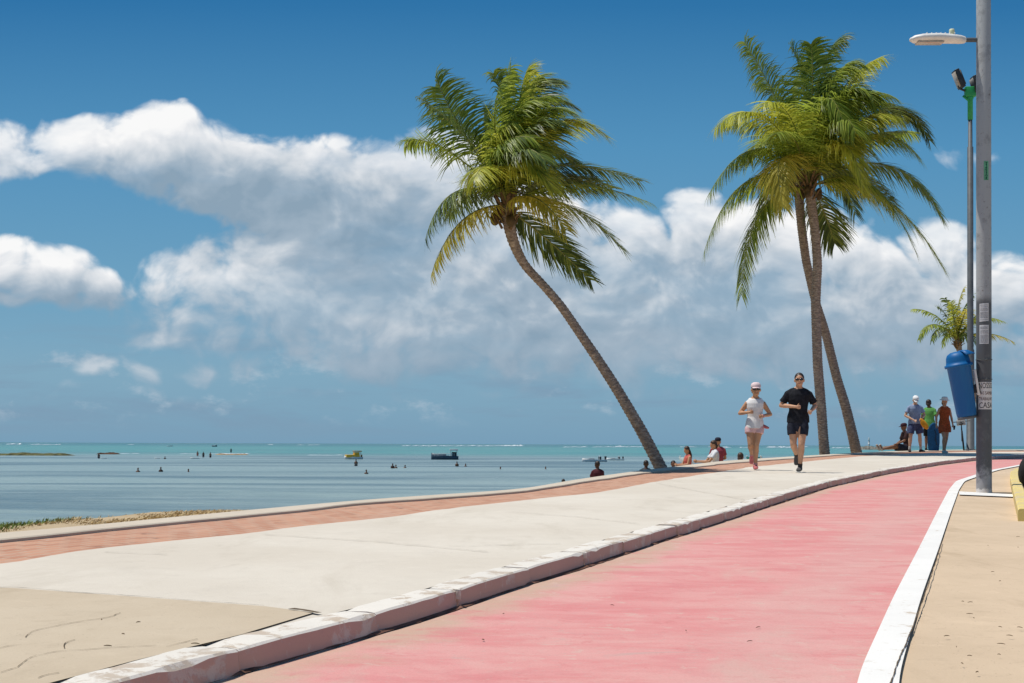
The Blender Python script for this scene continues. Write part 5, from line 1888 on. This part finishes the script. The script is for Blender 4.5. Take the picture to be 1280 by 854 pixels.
# ================================================================== SEA: boats, bathers, reefs, lighthouse
WHITEB = plain('boat_white', (.72, .72, .70), .4, .1, 2, .4)
BLUEB = plain('boat_slate', (.06, .095, .13), .45, .2, 2, .4)
YELB = plain('boat_yellow', (.80, .46, .04), .45, .15, 2, .4)
ORGB = plain('boat_brown', (.42, .20, .04), .5, .2, 2, .4)
DARKB = plain('boat_dark', (.03, .035, .04), .5, .2, 2, .4)


def hull_bm(L, B, H, sheer=.35, n=14, draft=.3):
    """open boat: x is length, bow at -x"""
    bm = bmesh.new()
    rows = []
    for i in range(n + 1):
        f = i / n
        x = -L / 2 + L * f
        w = B / 2 * (min(1, (f / .45)) ** .6 if f < .45 else 1 - .18 * ((f - .45) / .55) ** 2)
        w = max(w, .03)
        z = H * (1 + sheer * (1 - f) ** 2.2)
        rows.append([bm.verts.new(q_) for q_ in ((x, -w, z), (x + .0, -w * .82, z * .35), (x, -w * .55, -draft), (x, 0, -draft * 1.15), (x, w * .55, -draft), (x, w * .82, z * .35), (x, w, z),
                                                 (x, w * .86, z), (x, w * .6, H * .45), (x, -w * .6, H * .45), (x, -w * .86, z))])
    for a_, b_ in zip(rows, rows[1:]):
        k_ = len(a_)
        for i in range(k_): bm.faces.new((a_[i], a_[(i + 1) % k_], b_[(i + 1) % k_], b_[i]))
    bm.faces.new(list(reversed(rows[0])))
    bm.faces.new(rows[-1])
    bmesh.ops.recalc_face_normals(bm, faces=bm.faces)
    return bm


def boat(label, u, v, wpx, rz, kind, L=None):
    q_ = dsea(u, v)
    ppm = F / q_.y
    L = L or wpx / ppm
    r_ = thing('motor_boat' if kind != 'dinghy' else 'dinghy', label, 'boat', loc=tuple(q_), rz=rz)
    B, H = L * .34, L * .13
    if kind == 'cabin':
        link('hull', hull_bm(L, B, H, .9), BLUEB, r_)
        bm = bmesh.new()
        for i in range(15):
            f = .12 + .72 * i / 14
            sweep(bm, [(-L / 2 + L * f, -B * .40, H), (-L / 2 + L * f, -B * .40, H * 1.75)], .03, seg=6)
        sweep(bm, [(-L * .38, -B * .40, H * 1.8), (L * .3, -B * .40, H * 1.7)], .03, seg=6)
        link('rail', bm, WHITEB, r_)
        bm = bmesh.new()
        box(bm, (L * .33, 0, L * .36), (L * .30, B * .9, L * .06), bev=.04)
        link('roof', bm, WHITEB, r_)
        bm = bmesh.new()
        for sx_ in (.22, .44):
            for sy in (-1, 1): sweep(bm, [(L * sx_, sy * B * .34, H * .5), (L * sx_, sy * B * .34, L * .35)], .05, seg=6)
        link('roof_posts', bm, WHITEB, r_)
        bm = bmesh.new()
        box(bm, (L * .34, 0, L * .20), (L * .16, B * .5, L * .16), bev=.05)
        link('console', bm, DARKB, r_)
        bm = bmesh.new()
        box(bm, (-.12 * L, 0, H * 1.25), (L * .34, B * .6, H * .7), bev=.05)
        link('foredeck', bm, plain('boat_grey', (.30, .32, .34), .5, .2, 3), r_)
    elif kind == 'yellow':
        link('hull', hull_bm(L, B, H * .9, .5), WHITEB, r_)
        bm = bmesh.new()
        box(bm, (-.05 * L, 0, H * 1.3), (L * .74, B * .86, H * 1.1), bev=.06)
        link('deck', bm, YELB, r_)
        bm = bmesh.new()
        box(bm, (.16 * L, 0, L * .29), (L * .26, B * .62, L * .16), bev=.05)
        link('cabin', bm, YELB, r_)
        bm = bmesh.new()
        box(bm, (.22 * L, 0, L * .42), (L * .42, B * .8, L * .05), bev=.03)
        for sy in (-1, 1): sweep(bm, [(L * .38, sy * B * .33, H), (L * .38, sy * B * .33, L * .4)], .05, seg=6)
        link('roof', bm, ORGB, r_)
        bm = bmesh.new()
        box(bm, (.46 * L, 0, H * 1.3), (L * .07, B * .3, L * .14), bev=.03)
        link('outboard', bm, ORGB, r_)
    elif kind == 'open':
        link('hull', hull_bm(L, B, H * .62, .7), WHITEB, r_)
        bm = bmesh.new()
        box(bm, (.22 * L, 0, L * .14), (L * .10, B * .5, L * .13), bev=.04)
        link('console', bm, DARKB, r_)
        bm = bmesh.new()
        box(bm, (-.12 * L, 0, H * .80), (L * .22, B * .55, H * .4), bev=.05)
        link('bench', bm, plain('boat_seat', (.20, .22, .24), .6, .3, 3), r_)
        bm = bmesh.new()
        box(bm, (.45 * L, 0, L * .10), (L * .06, B * .28, L * .13), bev=.04)
        box(bm, (.45 * L, 0, L * .19), (L * .08, B * .34, L * .06), bev=.04)
        link('outboard', bm, DARKB, r_)
        bm = bmesh.new()
        for sy in (-1, 1): sweep(bm, [(L * .18, sy * B * .3, H * .5), (L * .20, sy * B * .3, L * .24)], .035, seg=6)
        sweep(bm, [(L * .20, -B * .3, L * .24), (L * .20, B * .3, L * .24)], .04, seg=6)
        link('windscreen_frame', bm, WHITEB, r_)
    else:
        link('hull', hull_bm(L, B, H * .8, .4), WHITEB, r_)
        bm = bmesh.new()
        for fx in (-.12, .2): box(bm, (fx * L, 0, H * .55), (L * .07, B * .7, H * .12))
        link('thwart', bm, ORGB, r_)
    return r_


boat('slate blue cabin boat with a white roof anchored in the bay', 556, 574.6, 34, R(4), 'cabin')
boat('small yellow boat with a brown canopy lying nearest the reef', 441.5, 574.2, 24, R(28), 'yellow')
boat('long white open boat loaded with people left of the leaning palm', 743, 577.2, 31, R(6), 'open')
boat('white open boat with a dark engine just left of the leaning palm', 769, 575.6, 22, R(8), 'open')
boat('white dinghy by the end of the dark reef', 130, 573.4, 8, R(5), 'dinghy')
boat('white dinghy left of centre between the two groups of waders', 197, 573.6, 8, R(-6), 'dinghy')
boat('white dinghy beside the people standing on the reef', 244, 573.6, 12, R(4), 'dinghy')
boat('distant white boat at the horizon nearer the left edge', 212, 558.2, 7, R(20), 'open')
boat('distant dark boat at the horizon right of the other one', 268, 558.4, 7, R(-15), 'cabin')

# bathers, waist deep or more: low detail, three shared shapes
jb = J(elA=(-.225, .0, 1.10), elB=(.225, .0, 1.10), haA=(-.22, -.12, .88), haB=(.22, -.12, .88))
proto_b = body_mesh(jb, .03)
proto_s = remesh(shorts_bm(jb, 1.0, .5, .02, .02), .03, 2)
proto_h = remesh(hair_bm(jb, (0, -1, 0)), .025, 2)
for me_ in (proto_b, proto_s, proto_h): me_.materials.append(None)
bather_count = [0]


def bather(u, v, hpx, label, skin, cloth, rz=0.0):
    q_ = dsea(u, v)
    ppm = F / q_.y
    vis = hpx / ppm
    r_ = thing('person', label, 'person', loc=(q_.x, q_.y, SEA_Z - max(0.0, 1.68 - vis)), rz=rz, group='bathers in the shallow bay')
    for nm, me_, mm in (('body', proto_b, skin), ('swim_shorts', proto_s, cloth), ('hair', proto_h, HAIR_D)):
        c_ = me_.copy()
        c_.materials[0] = mm
        c_.polygons.foreach_set('use_smooth', [True] * len(c_.polygons))
        ob__ = bpy.data.objects.new(nm, c_)
        COL.objects.link(ob__)
        ob__.parent = r_
    return r_


TR_D, TR_R = CLOTH('trunks_dark', (.02, .025, .04)), CLOTH('trunks_red', (.35, .04, .04))
bather(445, 582.5, 8, 'bather standing waist deep below the yellow boat', SK_BROWN, TR_D)
bather(458, 592.5, 5.0, 'bather chest deep alone in front of the yellow boat', SK_BROWN, TR_D, .5)
bather(490.8, 585.6, 6, 'left one of two bathers close together in mid bay', SK_DARK, TR_D)
bather(494.8, 585.3, 4, 'right one of two bathers close together in mid bay', SK_BROWN, TR_D)
bather(506.3, 585.0, 3.4, 'bather neck deep just right of the close couple', SK_BROWN, TR_D)
bather(571.2, 583.2, 6, 'bather standing below the stern of the slate blue boat', SK_BROWN, TR_R)
bather(582, 583.2, 3.4, 'bather neck deep right of the slate blue boat', SK_BROWN, TR_D)
bather(625.5, 586.6, 2.8, 'lone swimmer halfway between the slate boat and the palm', SK_BROWN, TR_D)
bather(682, 586.6, 3.0, 'lone swimmer left of the man in maroon', SK_BROWN, TR_D)
bather(172.5, 590, 4.8, 'bather in the shallows below the leftmost white dinghy', SK_BROWN, TR_D)
bather(201, 589.8, 5.6, 'bather in the shallows below the middle white dinghy', SK_DARK, TR_D)
bather(235.5, 590, 3.4, 'swimmer low in the water left of the reef walkers', SK_BROWN, TR_D)
bather(123.5, 573.2, 6.6, 'wader beside the dinghy at the end of the dark reef', SK_DARK, TR_D)
bather(247, 570.2, 6.2, 'leftmost wader of the group on the sandy reef', SK_BROWN, TR_R)
bather(254.2, 572.2, 7.4, 'tallest wader in the middle of the group on the sandy reef', SK_DARK, TR_D)
bather(263, 572.2, 6.6, 'rightmost wader of the group on the sandy reef', SK_BROWN, TR_D)
bather(288.8, 567, 6.5, 'figure standing alone on the far right end of the sandy reef', SK_DARK, TR_D)
bather(206.2, 573.8, 3, 'swimmer holding on beside the middle white dinghy', SK_DARK, TR_D)

# low reefs
M_REEF = plain('reef_rock', (.10, .055, .035), .95, .5, .8, .1)
M_REEFG = plain('reef_weed', (.11, .105, .045), .95, .5, .8, .1)


def reef(label, u0, u1, v, hpx, m_, depth_px=1.2, seed=1):
    rs_ = np.random.RandomState(seed)
    a_, b_ = dsea(u0, v), dsea(u1, v)
    ppm = F / a_.y
    L = (b_ - a_).length
    n = max(14, int(L / 1.2))
    m2 = 7
    bm = bmesh.new()
    dep = L * .16 + 6
    gr = []
    nz1 = np.convolve(rs_.rand(n + 8), np.ones(4) / 4, 'same')[4:4 + n + 1]
    for i in range(n + 1):
        f = i / n
        env = min(1, f / .12, (1 - f) / .12) ** .6 if 0 < f < 1 else 0
        row = []
        for k_ in range(m2 + 1):
            g_ = k_ / m2
            e2 = math.sin(math.pi * g_) ** .6
            h = hpx / ppm * env * e2 * (.45 + .8 * nz1[min(i, n)] + rs_.uniform(-.15, .15)) - .12
            row.append(bm.verts.new((a_.x + (b_.x - a_.x) * f, a_.y + (g_ - .3) * dep + rs_.uniform(-.3, .3), SEA_Z + h)))
        gr.append(row)
    for r1, r2 in zip(gr, gr[1:]):
        for k_ in range(m2): bm.faces.new((r1[k_], r2[k_], r2[k_ + 1], r1[k_ + 1]))
    bmesh.ops.recalc_face_normals(bm, faces=bm.faces)
    o_ = link('rock_reef', bm, m_, smooth=False)
    return tag(o_, label, 'reef')


reef('long low dark reef breaking the water at the left edge', -30, 106, 569.2, 4.6, M_REEFG, seed=3)
reef('short dark reef right of the long one at the left edge', 121, 151, 568.0, 3.0, M_REEF, seed=4)
reef('thin brown sandy reef under the standing waders', 268, 314, 568.6, 2.2, plain('reef_sand', (.30, .20, .10), .95, .3, .8), seed=5)

# far breakwater with a white lighthouse
o = reef('far stone breakwater on the horizon right of the crossing palms', 1072, 1112, 562.2, 5.0, plain('breakwater_rock', (.20, .19, .16), .95, .4, .6), seed=8)
o.name = 'breakwater'
tag(o, cat='breakwater')
q = dsea(1087.2, 561.6)
ppm = F / q.y
hL = 15.0 / ppm
lh = thing('lighthouse', 'small white banded lighthouse on the far breakwater', 'lighthouse', loc=(q.x, q.y + 3, SEA_Z))
bm = bmesh.new()
lathe(bm, [(hL * .11, 0), (hL * .085, hL * .3), (hL * .06, hL * .80)], 16)
link('tower', bm, WHITEB, lh)
bm = bmesh.new()
lathe(bm, [(hL * .10, hL * .80), (hL * .10, hL * .83), (hL * .055, hL * .835), (hL * .055, hL * .93), (hL * .07, hL * .935), (.05, hL)], 16)
link('lantern', bm, WHITEB, lh)
for f in (.34, .58):
    bm = bmesh.new()
    rr_ = hL * (.085 - .025 * (f - .3) / .5) * 1.04
    lathe(bm, [(rr_, hL * f), (rr_ * .98, hL * (f + .07))], 16)
    link('band', bm, plain('lighthouse_grey', (.30, .32, .34), .7, .1), lh)

# ================================================================== small litter on the pavement
M_LEAFD = plain('dead_leaf', (.12, .075, .035), .9, .35, 40, .1)
rs = np.random.RandomState(17)
for i in range(34):
    if i < 22: u, v, H = rs.uniform(1140, 1280), rs.uniform(660, 850), H_ROAD
    elif i < 29: u, v, H = rs.uniform(500, 1050), rs.uniform(660, 840), H_ROAD
    else: u, v, H = rs.uniform(60, 420), rs.uniform(775, 810), H_PROM
    if H == H_ROAD and u < 1140 and v < 600 + (1050 - u) * .3: continue
    if i < 22 and u < 1215 - (v - 600) * .42 + 45: continue
    q_ = pick(u, v, H)
    bm = bmesh.new()
    a, l, w = rs.uniform(0, 3.14), rs.uniform(.010, .030), rs.uniform(.001, .004)
    c_, s_ = math.cos(a), math.sin(a)
    cur_ = rs.uniform(-.12, .12)
    pts = [(c_ * l * (f - .5) - s_ * cur_ * l * f * f, s_ * l * (f - .5) + c_ * cur_ * l * f * f, .001 + .002 * math.sin(f * 3.1)) for f in (0, .33, .66, 1)]
    sweep(bm, pts, [(w * .4, .001), (w, .0015), (w, .0015), (w * .3, .001)], side=(-s_, c_, 0), seg=6)
    o = link('dead_leaf', bm, M_LEAFD)
    o.location = (q_.x, q_.y, zg(q_.y, H) + .002)
    where = 'on the sandy pavement right of the white line' if i < 22 else ('on the pink cycle path' if i < 29 else 'on the cracked slab')
    tag(o, 'tiny dry brown leaf scrap lying ' + where, 'leaf', 'dry leaf scraps ' + where)
